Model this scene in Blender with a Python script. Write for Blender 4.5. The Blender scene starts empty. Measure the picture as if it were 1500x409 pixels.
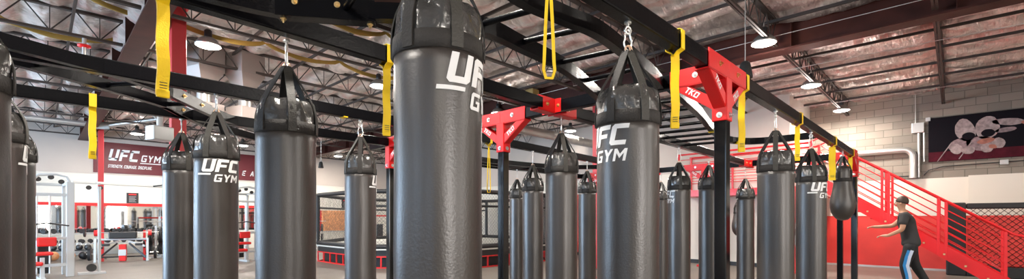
import bpy, bmesh, math, random
from mathutils import Vector, Matrix, noise
R = math.radians
PI = math.pi
random.seed(7)
SC = bpy.context.scene
COL = SC.collection

# ------------------------------------------------------------------ camera
cam_d = bpy.data.cameras.new('camera')
cam = bpy.data.objects.new('camera', cam_d)
COL.objects.link(cam)
cam.location = (0, 0, 1.43)
cam.rotation_euler = (R(90), 0, R(-46))
cam_d.sensor_width = 36.0
cam_d.lens = 670 / 1500 * 36.0
cam_d.shift_y = 115.5 / 1500
cam_d.clip_start = 0.05
cam_d.clip_end = 200
SC.camera = cam

# ------------------------------------------------------------------ world, exposure
w = bpy.data.worlds.new('world')
SC.world = w
w.use_nodes = True
wb = w.node_tree.nodes['Background']
sky = w.node_tree.nodes.new('ShaderNodeTexSky')
sky.sky_type = 'HOSEK_WILKIE'
w.node_tree.links.new(sky.outputs[0], wb.inputs[0])
wb.inputs[1].default_value = 3.0
SC.view_settings.view_transform = 'Standard'
SC.view_settings.look = 'None'
SC.view_settings.gamma = 1
SC.view_settings.use_curve_mapping = False
SC.view_settings.exposure = 0.22
LAMP_W = 170.0          # each high-bay lamp, downwards
CEIL_FILL_W = 26.0          # point light added under each lamp to brighten the ceiling
FRONT_W = 270.0          # warm fill at the added front windows, for bag highlights
WINDOW_W = 1500.0        # daylight through the storefront glass
SC.cycles.max_bounces = 8
SC.cycles.diffuse_bounces = 4
SC.cycles.glossy_bounces = 4
SC.cycles.sample_clamp_indirect = 6.0
SC.cycles.caustics_reflective = False
SC.cycles.caustics_refractive = False


# ------------------------------------------------------------------ materials
def mat(name, col, rough=0.5, metal=0.0, bump=0.0, bscale=40.0, stretch=(1, 1, 1), var=0.0, vscale=4.0, coat=0.0, spec=None, coord='Object'):
    m = bpy.data.materials.new(name)
    m.use_nodes = True
    nt = m.node_tree
    b = nt.nodes['Principled BSDF']
    b.inputs['Base Color'].default_value = (*col, 1)
    b.inputs['Roughness'].default_value = rough
    b.inputs['Metallic'].default_value = metal
    if coat:
        b.inputs['Coat Weight'].default_value = coat
        b.inputs['Coat Roughness'].default_value = 0.12
    if spec is not None:
        b.inputs['Specular IOR Level'].default_value = spec
    tc = nt.nodes.new('ShaderNodeTexCoord')
    mp = nt.nodes.new('ShaderNodeMapping')
    mp.inputs['Scale'].default_value = stretch
    nt.links.new(tc.outputs[coord], mp.inputs[0])
    if bump:
        n = nt.nodes.new('ShaderNodeTexNoise')
        n.inputs['Scale'].default_value = bscale
        n.inputs['Detail'].default_value = 4
        nt.links.new(mp.outputs[0], n.inputs['Vector'])
        bp = nt.nodes.new('ShaderNodeBump')
        bp.inputs['Strength'].default_value = bump
        bp.inputs['Distance'].default_value = 0.02
        nt.links.new(n.outputs[0], bp.inputs['Height'])
        nt.links.new(bp.outputs[0], b.inputs['Normal'])
    if var:
        n2 = nt.nodes.new('ShaderNodeTexNoise')
        n2.inputs['Scale'].default_value = vscale
        n2.inputs['Detail'].default_value = 3
        nt.links.new(mp.outputs[0], n2.inputs['Vector'])
        r = nt.nodes.new('ShaderNodeValToRGB')
        r.color_ramp.elements[0].position = 0.3
        r.color_ramp.elements[1].position = 0.7
        r.color_ramp.elements[0].color = (*[c * (1 - var) for c in col], 1)
        r.color_ramp.elements[1].color = (*[min(1, c * (1 + var)) for c in col], 1)
        nt.links.new(n2.outputs[0], r.inputs[0])
        nt.links.new(r.outputs[0], b.inputs['Base Color'])
    return m


def emat(name, col, s):
    m = bpy.data.materials.new(name)
    m.use_nodes = True
    b = m.node_tree.nodes['Principled BSDF']
    b.inputs['Base Color'].default_value = (*col, 1)
    b.inputs['Emission Color'].default_value = (*col, 1)
    b.inputs['Emission Strength'].default_value = s
    return m


def brick_mat():
    m = bpy.data.materials.new('block_wall')
    m.use_nodes = True
    nt = m.node_tree
    b = nt.nodes['Principled BSDF']
    b.inputs['Roughness'].default_value = 0.85
    tc = nt.nodes.new('ShaderNodeTexCoord')
    sp = nt.nodes.new('ShaderNodeSeparateXYZ')
    cb = nt.nodes.new('ShaderNodeCombineXYZ')
    nt.links.new(tc.outputs['Object'], sp.inputs[0])
    nt.links.new(sp.outputs[1], cb.inputs[0])
    nt.links.new(sp.outputs[2], cb.inputs[1])
    br = nt.nodes.new('ShaderNodeTexBrick')
    nt.links.new(cb.outputs[0], br.inputs['Vector'])
    br.inputs['Color1'].default_value = (0.27, 0.235, 0.195, 1)
    br.inputs['Color2'].default_value = (0.20, 0.175, 0.148, 1)
    br.inputs['Mortar'].default_value = (0.14, 0.125, 0.105, 1)
    br.inputs['Scale'].default_value = 1.0
    br.inputs['Mortar Size'].default_value = 0.010
    br.inputs['Mortar Smooth'].default_value = 0.3
    br.inputs['Brick Width'].default_value = 0.42
    br.inputs['Row Height'].default_value = 0.21
    n = nt.nodes.new('ShaderNodeTexNoise')
    n.inputs['Scale'].default_value = 30
    nt.links.new(tc.outputs['Object'], n.inputs['Vector'])
    bp = nt.nodes.new('ShaderNodeBump')
    bp.inputs['Strength'].default_value = 0.5
    bp.inputs['Distance'].default_value = 0.01
    nt.links.new(n.outputs[0], bp.inputs['Height'])
    nt.links.new(bp.outputs[0], b.inputs['Normal'])
    nt.links.new(br.outputs['Color'], b.inputs['Base Color'])
    return m


def foil_mat():
    m = bpy.data.materials.new('foil_insulation')
    m.use_nodes = True
    nt = m.node_tree
    b = nt.nodes['Principled BSDF']
    b.inputs['Metallic'].default_value = 0.92
    b.inputs['Roughness'].default_value = 0.31
    tc = nt.nodes.new('ShaderNodeTexCoord')
    mp = nt.nodes.new('ShaderNodeMapping')
    mp.inputs['Scale'].default_value = (1.0, 0.45, 1.0)
    nt.links.new(tc.outputs['Object'], mp.inputs[0])
    n = nt.nodes.new('ShaderNodeTexNoise')
    n.inputs['Scale'].default_value = 1.6
    n.inputs['Detail'].default_value = 5
    n.inputs['Distortion'].default_value = 0.6
    nt.links.new(mp.outputs[0], n.inputs['Vector'])
    r = nt.nodes.new('ShaderNodeValToRGB')
    e = r.color_ramp.elements
    e[0].position = 0.36
    e[0].color = (0.38, 0.34, 0.32, 1)
    e[1].position = 0.52
    e[1].color = (0.86, 0.79, 0.75, 1)
    x = e.new(0.60)
    x.color = (0.82, 0.60, 0.56, 1)
    x = e.new(0.70)
    x.color = (0.86, 0.80, 0.76, 1)
    nt.links.new(n.outputs[0], r.inputs[0])
    nt.links.new(r.outputs[0], b.inputs['Base Color'])
    mp2 = nt.nodes.new('ShaderNodeMapping')
    mp2.inputs['Scale'].default_value = (0.55, 2.2, 1.0)
    nt.links.new(tc.outputs['Object'], mp2.inputs[0])
    n2 = nt.nodes.new('ShaderNodeTexNoise')
    n2.inputs['Scale'].default_value = 5.0
    n2.inputs['Detail'].default_value = 6
    n2.inputs['Roughness'].default_value = 0.62
    nt.links.new(mp2.outputs[0], n2.inputs['Vector'])
    bp = nt.nodes.new('ShaderNodeBump')
    bp.inputs['Strength'].default_value = 1.0
    bp.inputs['Distance'].default_value = 0.30
    nt.links.new(n2.outputs[0], bp.inputs['Height'])
    nt.links.new(bp.outputs[0], b.inputs['Normal'])
    return m


M = dict(
    vinyl=mat('black_vinyl', (0.030, 0.0235, 0.020), 0.36, bump=0.08, bscale=110, spec=0.85),
    vinyl_top=mat('black_vinyl_top', (0.045, 0.043, 0.041), 0.24, bump=0.65, bscale=13, spec=0.9),
    web=mat('black_webbing', (0.022, 0.019, 0.017), 0.75, bump=0.3, bscale=120),
    web_tan=mat('strap_webbing', (0.040, 0.037, 0.031), 0.6, bump=0.3, bscale=120),
    white=mat('white_print', (0.82, 0.82, 0.82), 0.5),
    steel=mat('zinc_steel', (0.75, 0.74, 0.72), 0.28, 1.0),
    brass=mat('brass_ring', (0.80, 0.55, 0.38), 0.3, 1.0),
    gold=mat('gold_bolt', (0.85, 0.62, 0.30), 0.3, 1.0),
    black=mat('gloss_black_paint', (0.003, 0.003, 0.004), 0.24, bump=0.05, bscale=60, spec=0.12),
    post_black=mat('polished_black_post', (0.003, 0.003, 0.004), 0.10, spec=0.6),
    red=mat('red_powder_coat', (0.72, 0.012, 0.012), 0.34, spec=0.4),
    stair_red=mat('red_stair_paint', (0.70, 0.010, 0.014), 0.35, coat=0.2),
    col_red=mat('red_column_paint', (0.55, 0.03, 0.035), 0.45),
    wall_red=mat('red_wall_pad', (0.68, 0.045, 0.035), 0.5, var=0.08, vscale=2),
    yellow=mat('yellow_webbing', (1.0, 0.66, 0.0), 0.55, bump=0.15, bscale=150),
    maroon=mat('girder_primer', (0.048, 0.014, 0.010), 0.5, var=0.25, vscale=3, spec=0.2),
    truss=mat('dark_truss_steel', (0.045, 0.033, 0.028), 0.55),
    cream=mat('cream_wall', (0.74, 0.70, 0.62), 0.7, var=0.02, vscale=1),
    cream_shaded=mat('shaded_cream_wall', (0.60, 0.52, 0.46), 0.75, var=0.03, vscale=1),  # cream wall darkened to paint in the dimmer light high up
    block=brick_mat(),
    foil=foil_mat(),
    floor=mat('grey_rubber_floor', (0.17, 0.150, 0.128), 0.42, bump=0.1, bscale=90, var=0.12, vscale=1.2),
    duct=mat('galvanised_duct', (0.42, 0.40, 0.38), 0.42, 0.85, bump=0.2, bscale=6),
    duct_dull=mat('insulated_duct', (0.30, 0.255, 0.235), 0.5, 0.2, bump=0.2, bscale=6),
    galv=mat('galvanised_conduit', (0.62, 0.61, 0.59), 0.35, 0.8),
    mirror=mat('mirror_glass', (0.85, 0.86, 0.86), 0.03, 1.0),
    mwhite=mat('white_machine_paint', (0.52, 0.53, 0.53), 0.35, coat=0.2),
    pad_red=mat('red_pad_vinyl', (0.68, 0.02, 0.02), 0.4),
    pad_black=mat('black_pad_vinyl', (0.02, 0.02, 0.02), 0.4),
    iron=mat('black_iron', (0.015, 0.015, 0.016), 0.4),
    banner=mat('maroon_banner', (0.13, 0.012, 0.020), 0.45),
    sign=mat('black_sign', (0.02, 0.018, 0.02), 0.5),
    cage_pad=mat('black_cage_pad', (0.012, 0.012, 0.013), 0.5),
    mat_white=mat('canvas_mat', (0.55, 0.54, 0.50), 0.7),
    wood=mat('tan_cardboard', (0.42, 0.28, 0.10), 0.7),
    insul=mat('yellow_insulation', (0.34, 0.21, 0.04), 0.85),
    orange=mat('mottled_orange', (0.75, 0.33, 0.14), 0.6, var=0.3, vscale=8),
    rubber=mat('black_rubber', (0.012, 0.012, 0.012), 0.6),
    skin=mat('skin', (0.50, 0.27, 0.17), 0.5),
    hair=mat('dark_hair', (0.045, 0.025, 0.015), 0.6),
    shirt=mat('charcoal_shirt', (0.030, 0.029, 0.030), 0.8),
    pants=mat('black_pants', (0.010, 0.010, 0.012), 0.8),
    blue=mat('blue_stripe', (0.02, 0.22, 0.55), 0.6),
    lightblue=mat('pale_stripe', (0.55, 0.62, 0.75), 0.6),
    poster=mat('poster_black', (0.006, 0.005, 0.008), 0.8, spec=0.1),
    poster_red=mat('poster_dark_red', (0.06, 0.007, 0.014), 0.7, var=0.3, vscale=6, spec=0.1),
    poster_grey=mat('poster_pale_cloth', (0.28, 0.22, 0.22), 0.7, var=0.35, vscale=12),
    poster_mid=mat('poster_shadow_cloth', (0.20, 0.14, 0.15), 0.7, var=0.4, vscale=14),
    poster_skin=mat('poster_skin', (0.28, 0.10, 0.07), 0.7, var=0.3, vscale=10),
    lamp_on=emat('lamp_lens', (1.0, 0.96, 0.88), 14.0),
    blue_box=mat('blue_box', (0.02, 0.12, 0.6), 0.5),
    glass=mat('window_glass', (0.9, 0.95, 1.0), 0.05),
)
g = M['glass'].node_tree.nodes['Principled BSDF']
g.inputs['Transmission Weight'].default_value = 1.0


# ------------------------------------------------------------------ mesh helpers
class MB:
    def __init__(s):
        s.v = []; s.f = []; s.sm = []

    def add(s, vs, fs, smooth=False):
        o = len(s.v)
        s.v += [tuple(v) for v in vs]
        s.f += [tuple(i + o for i in f) for f in fs]
        s.sm += [smooth] * len(fs)
        return s

    def box(s, x0, y0, z0, x1, y1, z1, bev=0.0, mtx=None):
        bm = bmesh.new()
        bmesh.ops.create_cube(bm, size=1)
        sx, sy, sz = x1 - x0, y1 - y0, z1 - z0
        for v in bm.verts:
            v.co = Vector((v.co.x * sx + (x0 + x1) / 2, v.co.y * sy + (y0 + y1) / 2, v.co.z * sz + (z0 + z1) / 2))
        if bev:
            bmesh.ops.bevel(bm, geom=bm.edges[:], offset=bev, segments=2, affect='EDGES', profile=0.5)
        if mtx is not None:
            bm.transform(mtx)
        bm.verts.index_update()
        s.add([v.co[:] for v in bm.verts], [[v.index for v in f.verts] for f in bm.faces])
        bm.free()
        return s

    def bar(s, a, b, wd, ht, bev=0.0, up=(0, 0, 1)):
        """rectangular bar from a to b, wd across, ht along up"""
        a, b = Vector(a), Vector(b)
        d = b - a
        L = d.length
        d.normalize()
        up = Vector(up)
        side = d.cross(up)
        if side.length < 1e-4:
            side = d.cross(Vector((1, 0, 0)))
        side.normalize()
        u = side.cross(d).normalized()
        m = Matrix((d, side, u)).transposed().to_4x4()
        m.translation = (a + b) / 2
        return s.box(-L / 2, -wd / 2, -ht / 2, L / 2, wd / 2, ht / 2, bev, m)

    def tube(s, pts, r, n=10, closed=False, caps=True):
        pts = [Vector(p) for p in pts]
        k = len(pts)
        rr = r if isinstance(r, (list, tuple)) else [r] * k
        rings = []
        prev = None
        for i, p in enumerate(pts):
            if closed:
                t = pts[(i + 1) % k] - pts[i - 1]
            else:
                t = pts[min(i + 1, k - 1)] - pts[max(i - 1, 0)]
            t.normalize()
            if prev is None:
                a = Vector((0, 0, 1)) if abs(t.z) < 0.9 else Vector((1, 0, 0))
                u = t.cross(a).normalized()
            else:
                u = (prev - t * prev.dot(t)).normalized()
            prev = u
            w_ = t.cross(u)
            rings.append([p + (u * math.cos(2 * PI * j / n) + w_ * math.sin(2 * PI * j / n)) * rr[i] for j in range(n)])
        vs = [v for r_ in rings for v in r_]
        fs = []
        for i in range(k if closed else k - 1):
            for j in range(n):
                a0 = i * n + j; a1 = i * n + (j + 1) % n
                b0 = ((i + 1) % k) * n + j; b1 = ((i + 1) % k) * n + (j + 1) % n
                fs.append((a0, a1, b1, b0))
        s.add(vs, fs, True)
        if caps and not closed:
            s.add(rings[0], [tuple(range(n))[::-1]])
            s.add(rings[-1], [tuple(range(n))])
        return s

    def lathe(s, prof, n=32, c=(0, 0, 0), fn=None, smooth=True):
        c = Vector(c)
        vs = []
        for i, (r, z) in enumerate(prof):
            for j in range(n):
                a = 2 * PI * j / n
                q = r if fn is None else fn(r, z, a)
                vs.append((c.x + q * math.cos(a), c.y + q * math.sin(a), c.z + z))
        fs = []
        for i in range(len(prof) - 1):
            for j in range(n):
                fs.append((i * n + j, i * n + (j + 1) % n, (i + 1) * n + (j + 1) % n, (i + 1) * n + j))
        fs.append(tuple(range(n))[::-1])
        fs.append(tuple((len(prof) - 1) * n + j for j in range(n)))
        s.add(vs, fs, smooth)
        s.sm[-1] = s.sm[-2] = False
        return s

    def prism(s, poly, fn0, fn1):
        n = len(poly)
        vs = [fn0(*p) for p in poly] + [fn1(*p) for p in poly]
        fs = [tuple(range(n))[::-1], tuple(range(n, 2 * n))] + [(i, (i + 1) % n, n + (i + 1) % n, n + i) for i in range(n)]
        return s.add(vs, fs)

    def disc(s, c, r, t, axis=(0, 0, 1), n=20, smooth=False):
        a = Vector(axis).normalized() * t / 2
        c = Vector(c)
        return s.tube([c - a, c + a], r, n)

    def build(s, name, m, parent=None, loc=None):
        me = bpy.data.meshes.new(name)
        me.from_pydata(s.v, [], s.f)
        me.polygons.foreach_set('use_smooth', s.sm)
        me.materials.append(m)
        bm = bmesh.new(); bm.from_mesh(me)
        bmesh.ops.recalc_face_normals(bm, faces=bm.faces)
        bm.to_mesh(me); bm.free()
        o = bpy.data.objects.new(name, me)
        COL.objects.link(o)
        if parent is not None:
            o.parent = parent
        if loc is not None:
            o.location = loc
        return o


def tag(o, label=None, cat=None, group=None, kind=None):
    if label: o['label'] = label
    if cat: o['category'] = cat
    if group: o['group'] = group
    if kind: o['kind'] = kind
    return o


def empty(name, loc=(0, 0, 0), rz=0.0, label=None, cat=None, group=None):
    o = bpy.data.objects.new(name, None)
    COL.objects.link(o)
    o.location = loc
    o.rotation_euler = (0, 0, rz)
    o.empty_display_size = 0.1
    return tag(o, label, cat, group)


def kids(o):
    return [c for c in COL.objects if c.parent == o]


def copy_tree(o, parent=None, loc=None, rz=None, label=None):
    c = o.copy()
    COL.objects.link(c)
    c.parent = parent
    if loc is not None: c.location = loc
    if rz is not None: c.rotation_euler = (0, 0, rz)
    if label: c['label'] = label
    for ch in kids(o):
        if ch is not c:
            copy_tree(ch, c)
    return c


def struct(name, mb, m):
    return tag(mb.build(name, m), kind='structure')


# ------------------------------------------------------------------ block letters (U F C G Y M ...) as convex pieces, height 1
def LR(x0, y0, x1, y1):
    return [(x0, y0), (x1, y0), (x1, y1), (x0, y1)]


T = 0.26
GL = {
    'U': (0.86, [LR(0, .12, T, 1), LR(.86 - T, .12, .86, 1), [(0, .12), (.12, 0), (.74, 0), (.86, .12), (.86, .22), (0, .22)]]),
    'F': (0.80, [LR(0, 0, T, .88), [(0, .78), (.8, .78), (.8, 1), (.10, 1), (0, .9)], LR(T, .38, .70, .58)]),
    'C': (0.82, [LR(0, .12, T, .88), [(0, .78), (.82, .78), (.82, 1), (.12, 1), (0, .88)], [(0, .12), (.12, 0), (.82, 0), (.82, .22), (0, .22)]]),
    'G': (0.86, [LR(0, .12, .22, .88), [(0, .80), (.84, .80), (.84, 1), (.12, 1), (0, .88)], [(0, .12), (.12, 0), (.86, 0), (.86, .2), (0, .2)], LR(.64, .2, .86, .55), LR(.44, .40, .64, .55)]),
    'Y': (0.86, [[(0, 1), (.24, 1), (.54, .5), (.32, .42)], [(.62, 1), (.86, 1), (.54, .42), (.36, .5)], LR(.32, 0, .54, .5)]),
    'M': (1.04, [LR(0, 0, .22, 1), LR(.82, 0, 1.04, 1), [(.22, 1), (.22, .66), (.52, .22), (.52, .56)], [(.82, 1), (.82, .66), (.52, .22), (.52, .56)]]),
    'S': (0.74, [LR(0, .82, .74, 1), LR(0, .41, .74, .59), LR(0, 0, .74, .18), LR(0, .5, .22, .9), LR(.52, .1, .74, .5)]),
    'T': (0.74, [LR(0, .8, .74, 1), LR(.26, 0, .48, .8)]),
    'R': (0.78, [LR(0, 0, .22, 1), LR(0, .82, .76, 1), LR(0, .38, .76, .55), LR(.54, .5, .76, .9), [(.34, .4), (.56, .4), (.80, 0), (.56, 0)]]),
    'E': (0.70, [LR(0, 0, .22, 1), LR(0, .82, .7, 1), LR(0, .41, .62, .59), LR(0, 0, .7, .18)]),
    'N': (0.84, [LR(0, 0, .2, 1), LR(.64, 0, .84, 1), [(.2, 1), (.2, .7), (.64, 0), (.64, .3)]]),
    'H': (0.80, [LR(0, 0, .22, 1), LR(.58, 0, .8, 1), LR(.2, .4, .6, .6)]),
    'O': (0.82, [LR(0, 0, .22, 1), LR(.6, 0, .82, 1), LR(.1, .8, .7, 1), LR(.1, 0, .7, .2)]),
    'A': (0.86, [[(0, 0), (.24, 0), (.54, 1), (.32, 1)], [(.62, 0), (.86, 0), (.54, 1), (.32, 1)], LR(.2, .22, .66, .4)]),
    'D': (0.80, [LR(0, 0, .22, 1), [(.1, .8), (.1, 1), (.66, 1), (.8, .86), (.58, .8)], [(.1, 0), (.1, .2), (.58, .2), (.8, .14), (.66, 0)], LR(.58, .14, .8, .86)]),
    'I': (0.22, [LR(0, 0, .22, 1)]),
    'P': (0.76, [LR(0, 0, .22, 1), LR(0, .82, .76, 1), LR(0, .38, .76, .55), LR(.54, .5, .76, .9)]),
    'L': (0.66, [LR(0, 0, .22, 1), LR(0, 0, .66, .2)]),
    'K': (0.80, [LR(0, 0, .22, 1), [(.2, .4), (.2, .62), (.56, 1), (.82, 1)], [(.2, .55), (.42, .55), (.84, 0), (.58, 0)]]),
    '.': (0.22, [LR(0, 0, .2, .2)]),
    ' ': (0.35, []),
}


def word(txt, h, x=0.0, y=0.0, gap=0.14, slant=0.2, wx=1.0):
    """pieces of a word as polygons in the plane; returns (polys, end x)"""
    out = []
    for ch in txt:
        wd, ps = GL[ch]
        for p in ps:
            out.append([(x + (a * wx + slant * b) * h, y + b * h) for a, b in p])
        x += (wd * wx + gap) * h
    return out, x - gap * h


def strips(poly, step):
    """cut a convex polygon into narrow vertical strips so that it can be wrapped"""
    xs = [p[0] for p in poly]
    x0, x1 = min(xs), max(xs)
    n = max(1, int(math.ceil((x1 - x0) / step)))
    res = []

    def clip(pl, lim, keep_less):
        o = []
        for i in range(len(pl)):
            a, b = pl[i], pl[(i + 1) % len(pl)]
            ia = (a[0] <= lim) if keep_less else (a[0] >= lim)
            ib = (b[0] <= lim) if keep_less else (b[0] >= lim)
            if ia: o.append(a)
            if ia != ib:
                t = (lim - a[0]) / (b[0] - a[0])
                o.append((lim, a[1] + t * (b[1] - a[1])))
        return o
    for i in range(n):
        q = clip(poly, x0 + (x1 - x0) * (i + 1) / n, True)
        q = clip(q, x0 + (x1 - x0) * i / n, False) if len(q) > 2 else q
        if len(q) > 2:
            res.append(q)
    return res


# ================================================================== THE ROOM
XR, XV, YL, YV = 17.1, 14.6, 24.4, 3.3      # right wall, office block, far wall, office block corner
XB, YB, ZC = -7.0, -7.0, 5.05               # walls behind the camera, ceiling
struct('floor', MB().box(XB - .3, YB - .3, -0.2, XR + .3, YL + .3, 0.0), M['floor'])
struct('wall_far', MB().box(XB, YL, 0, XR, YL + 0.2, 3.2), M['cream'])
struct('wall_far_upper', MB().box(XB, YL, 3.2, XR, YL + 0.2, 5.4), M['cream_shaded'])  # same cream wall, with its shade put into the colour
struct('trim_1', MB().box(XB, YL - 0.03, 3.19, XV, YL, 3.235), M['cream_shaded'])
# far right wall: block above, white panel, red pad
struct('wall_right', MB().box(XR, YB, 2.3, XR + 0.2, YV, 5.4), M['block'])
struct('wall_right_panel', MB().box(XR - 0.10, YB, 1.5, XR + 0.2, -0.28, 2.56).box(XR - 0.04, -0.28, 1.5, XR + 0.2, YV, 2.53), M['cream'])
struct('wall_right_pad', MB().box(XR - 0.03, YB, 0.0, XR + 0.2, YV, 1.5), M['wall_red'])
struct('baseboard_right', MB().box(XR - 0.07, YB, 0.0, XR - 0.03, YV, 0.05), M['galv'])
# office block that closes the corner
struct('wall_office', MB().box(XV, YV, 0, XR + .2, YL, 2.9), M['cream'])
struct('wall_office_upper', MB().box(XV, YV, 2.9, XR + .2, YL, 5.4), M['cream_shaded'])  # cream continues, coloured darker for the shade near the roof
struct('baseboard_office', MB().box(XV - 0.02, YV, 0, XV, YL, 0.12), M['cage_pad'])
wf = MB()
wf.box(XB, YB - .2, 0, XR, YB, .3).box(XB, YB - .2, 3.4, XR, YB, 5.4)
WX = [(-.7, 1.1), (4.3, 5.7)]  # window openings added behind the camera, placed for highlights on the bags
xx = XB
for a, b in WX:
    wf.box(xx, YB - .2, .3, a, YB, 3.4)
    xx = b
wf.box(xx, YB - .2, .3, XR, YB, 3.4)
struct('wall_front', wf, M['cream'])
for i, (a, b) in enumerate(WX):
    fr = MB()
    fr.box(a, YB - .14, .3, b, YB - .06, .36).box(a, YB - .14, 3.34, b, YB - .06, 3.4)
    for xq in (a, (a + b) / 2 - .03, b - .06):
        fr.box(xq, YB - .14, .3, xq + .06, YB - .06, 3.4)
    o = struct('window_%d' % (i + 7), fr, M['iron'])
    MB().box(a + .02, YB - .105, .32, b - .02, YB - .095, 3.38).build('pane', M['glass'], o)
    ld = bpy.data.lights.new('front_fill', 'AREA')  # added warm fill that draws the vertical bag highlights
    ld.shape = 'RECTANGLE'; ld.size = b - a; ld.size_y = 3.0
    ld.energy = FRONT_W * (1.0, .45)[i]; ld.color = (1.0, 0.93, 0.87)
    lo = bpy.data.objects.new('front_fill', ld); COL.objects.link(lo)
    lo.location = ((a + b) / 2, YB + .02, 1.85)
    lo.rotation_euler = (R(90), 0, 0)
# storefront wall with windows behind the left edge of the view
wl = MB()
wl.box(XB - .2, YB, 0, XB, YL, 0.6).box(XB - .2, YB, 3.6, XB, YL, 5.4)
WY = [(-5.5, -2.0), (0.0, 3.5), (5.5, 9.0), (10.0, 13.5), (14.5, 18.0), (19.0, 22.5)]
yy = YB
for a, b in WY:
    wl.box(XB - .2, yy, 0.6, XB, a, 3.6)
    yy = b
wl.box(XB - .2, yy, 0.6, XB, YL, 3.6)
struct('wall_left', wl, M['cream'])
for i, (a, b) in enumerate(WY):
    fr = MB()
    fr.box(XB - .14, a, .6, XB - .06, b, .66).box(XB - .14, a, 3.54, XB - .06, b, 3.6)
    for t in (0, .333, .667, 1):
        yq = a + (b - a) * t
        fr.box(XB - .14, max(a, yq - .03), .6, XB - .06, min(b, yq + .03), 3.6)
    o = struct('window_%d' % (i + 1), fr, M['iron'])
    MB().box(XB - .105, a + .02, .62, XB - .095, b - .02, 3.58).build('pane', M['glass'], o)
    ld = bpy.data.lights.new('daylight', 'AREA')
    ld.shape = 'RECTANGLE'; ld.size = 3.0; ld.size_y = b - a
    ld.energy = WINDOW_W * (.62 if i in (3, 4) else .05); ld.color = (0.56, 0.76, 1.0)
    lo = bpy.data.objects.new('daylight', ld); COL.objects.link(lo)
    lo.location = (XB + 0.02, (a + b) / 2, 2.1)
    lo.rotation_euler = (0, R(-90), 0)

# foil-backed insulation sagging between the purlins
PUR = 0.61
def ceil_z(x, y):
    t = ((x + 0.2) / PUR) % 1.0
    k = math.floor((x + 0.2) / PUR)
    sag = math.sin(PI * t) ** 0.7
    a = 0.17 + 0.08 * noise.noise(Vector((k * 3.1, y * 0.5, 1.0)))
    fold = 0.035 * noise.noise(Vector((x * 2.0, y * 5.0, 0.0))) + 0.02 * noise.noise(Vector((x * 7.0, y * 9.0, 3.0)))
    # cross seams where battens pinch the blanket
    s = (y / 2.12 - 0.1) % 1.0
    pinch = min(1.0, min(s, 1 - s) * 9)
    return ZC + .03 - a * sag * (0.35 + 0.65 * pinch) + fold
cm = MB()
NX, NY = 320, 230
vs = []
for i in range(NX + 1):
    x = XB + (XR - XB) * i / NX
    for j in range(NY + 1):
        y = YB + (YL - YB) * j / NY
        vs.append((x, y, ceil_z(x, y)))
fs = [(i * (NY + 1) + j, (i + 1) * (NY + 1) + j, (i + 1) * (NY + 1) + j + 1, i * (NY + 1) + j + 1) for i in range(NX) for j in range(NY)]
cm.add(vs, fs, True)
struct('ceiling', cm, M['foil'])
struct('ceiling_deck', MB().box(XB - .2, YB - .2, 5.35, XR + .2, YL + .2, 5.5), M['maroon'])

# ------------------------------------------------------------------ lamps
LAMPS = [(1.3, 2.37, 'over the black rig nearest the front'),
         (8.85, 2.40, 'beside the dark red girder above the rig bracket'),
         (12.45, 2.38, 'over the middle of the staircase landing'),
         (15.9, 2.30, 'close to the block wall'),
         (2.1, 9.55, 'in front of the twin duct drops'),
         (5.5, 9.62, 'above the folded yellow strap'),
         (9.35, 9.6, 'over the near side of the fight cage'),
         (13.0, 9.7, 'beyond the long round duct'),
         (2.5, 21.4, 'over the dumbbell rack by the far wall'),
         (6.0, 21.6, 'over the far end of the wall banner'),
         (10.3, 21.9, 'near the far wall behind the cage'),
         (9.9, 16.8, 'over the far side of the fight cage'),
         (2.0, 16.0, 'over the cable crossover machine'),
         (-2.5, 9.5, 'out towards the storefront windows'),
         (-2.5, 2.4, 'by the storefront windows behind the rig'),
         (5.0, -4.2, 'behind the camera side of the rig'), (12.0, -4.2, 'behind the staircase foot'), (-2.5, -4.2, 'in the entrance corner'),
         (5.4, 4.9, ''), (-3.0, 17.5, 'by the far storefront windows')]
LAMPS = [l for l in LAMPS if l[2]]
lamp0 = None
for (lx, ly, lab) in LAMPS:
    lz = 4.50
    label = 'round high bay lamp hanging ' + lab
    if lamp0 is None:
        lamp0 = empty('high_bay_lamp', (lx, ly, lz), 0, label, 'ceiling lamp', 'high bay lamps')
        MB().lathe([(.205, 0), (.20, .03), (.15, .10), (.10, .14), (.06, .15)], 32).build('lamp_shade', M['duct'], lamp0)
        MB().lathe([(.02, -.035), (.10, -.028), (.17, -.012), (.20, .004), (.19, .012)], 32).build('lens', M['lamp_on'], lamp0)
        MB().lathe([(.055, .15), (.06, .16), (.06, .27), (.04, .29)], 20).build('ballast', M['iron'], lamp0)
        MB().tube([(0, 0, .29), (0, 0, .46)], .008).build('rod', M['galv'], lamp0)
        L = lamp0
    else:
        L = copy_tree(lamp0, None, (lx, ly, lz), 0, label)
    d = bpy.data.lights.new('lamp_light', 'AREA')
    d.shape = 'DISK'; d.size = 0.36; d.energy = LAMP_W; d.color = (1.0, 0.93, 0.84)
    o = bpy.data.objects.new('lamp_light', d); COL.objects.link(o)
    o.location = (lx, ly, lz - 0.05)
    d = bpy.data.lights.new('ceiling_fill', 'POINT')  # extra source below the lens, added to lift the foil
    d.shadow_soft_size = 0.12; d.energy = CEIL_FILL_W; d.color = (1.0, 0.90, 0.84)
    o = bpy.data.objects.new('ceiling_fill', d); COL.objects.link(o)
    o.location = (lx + .05, ly, lz - 0.22)

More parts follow.
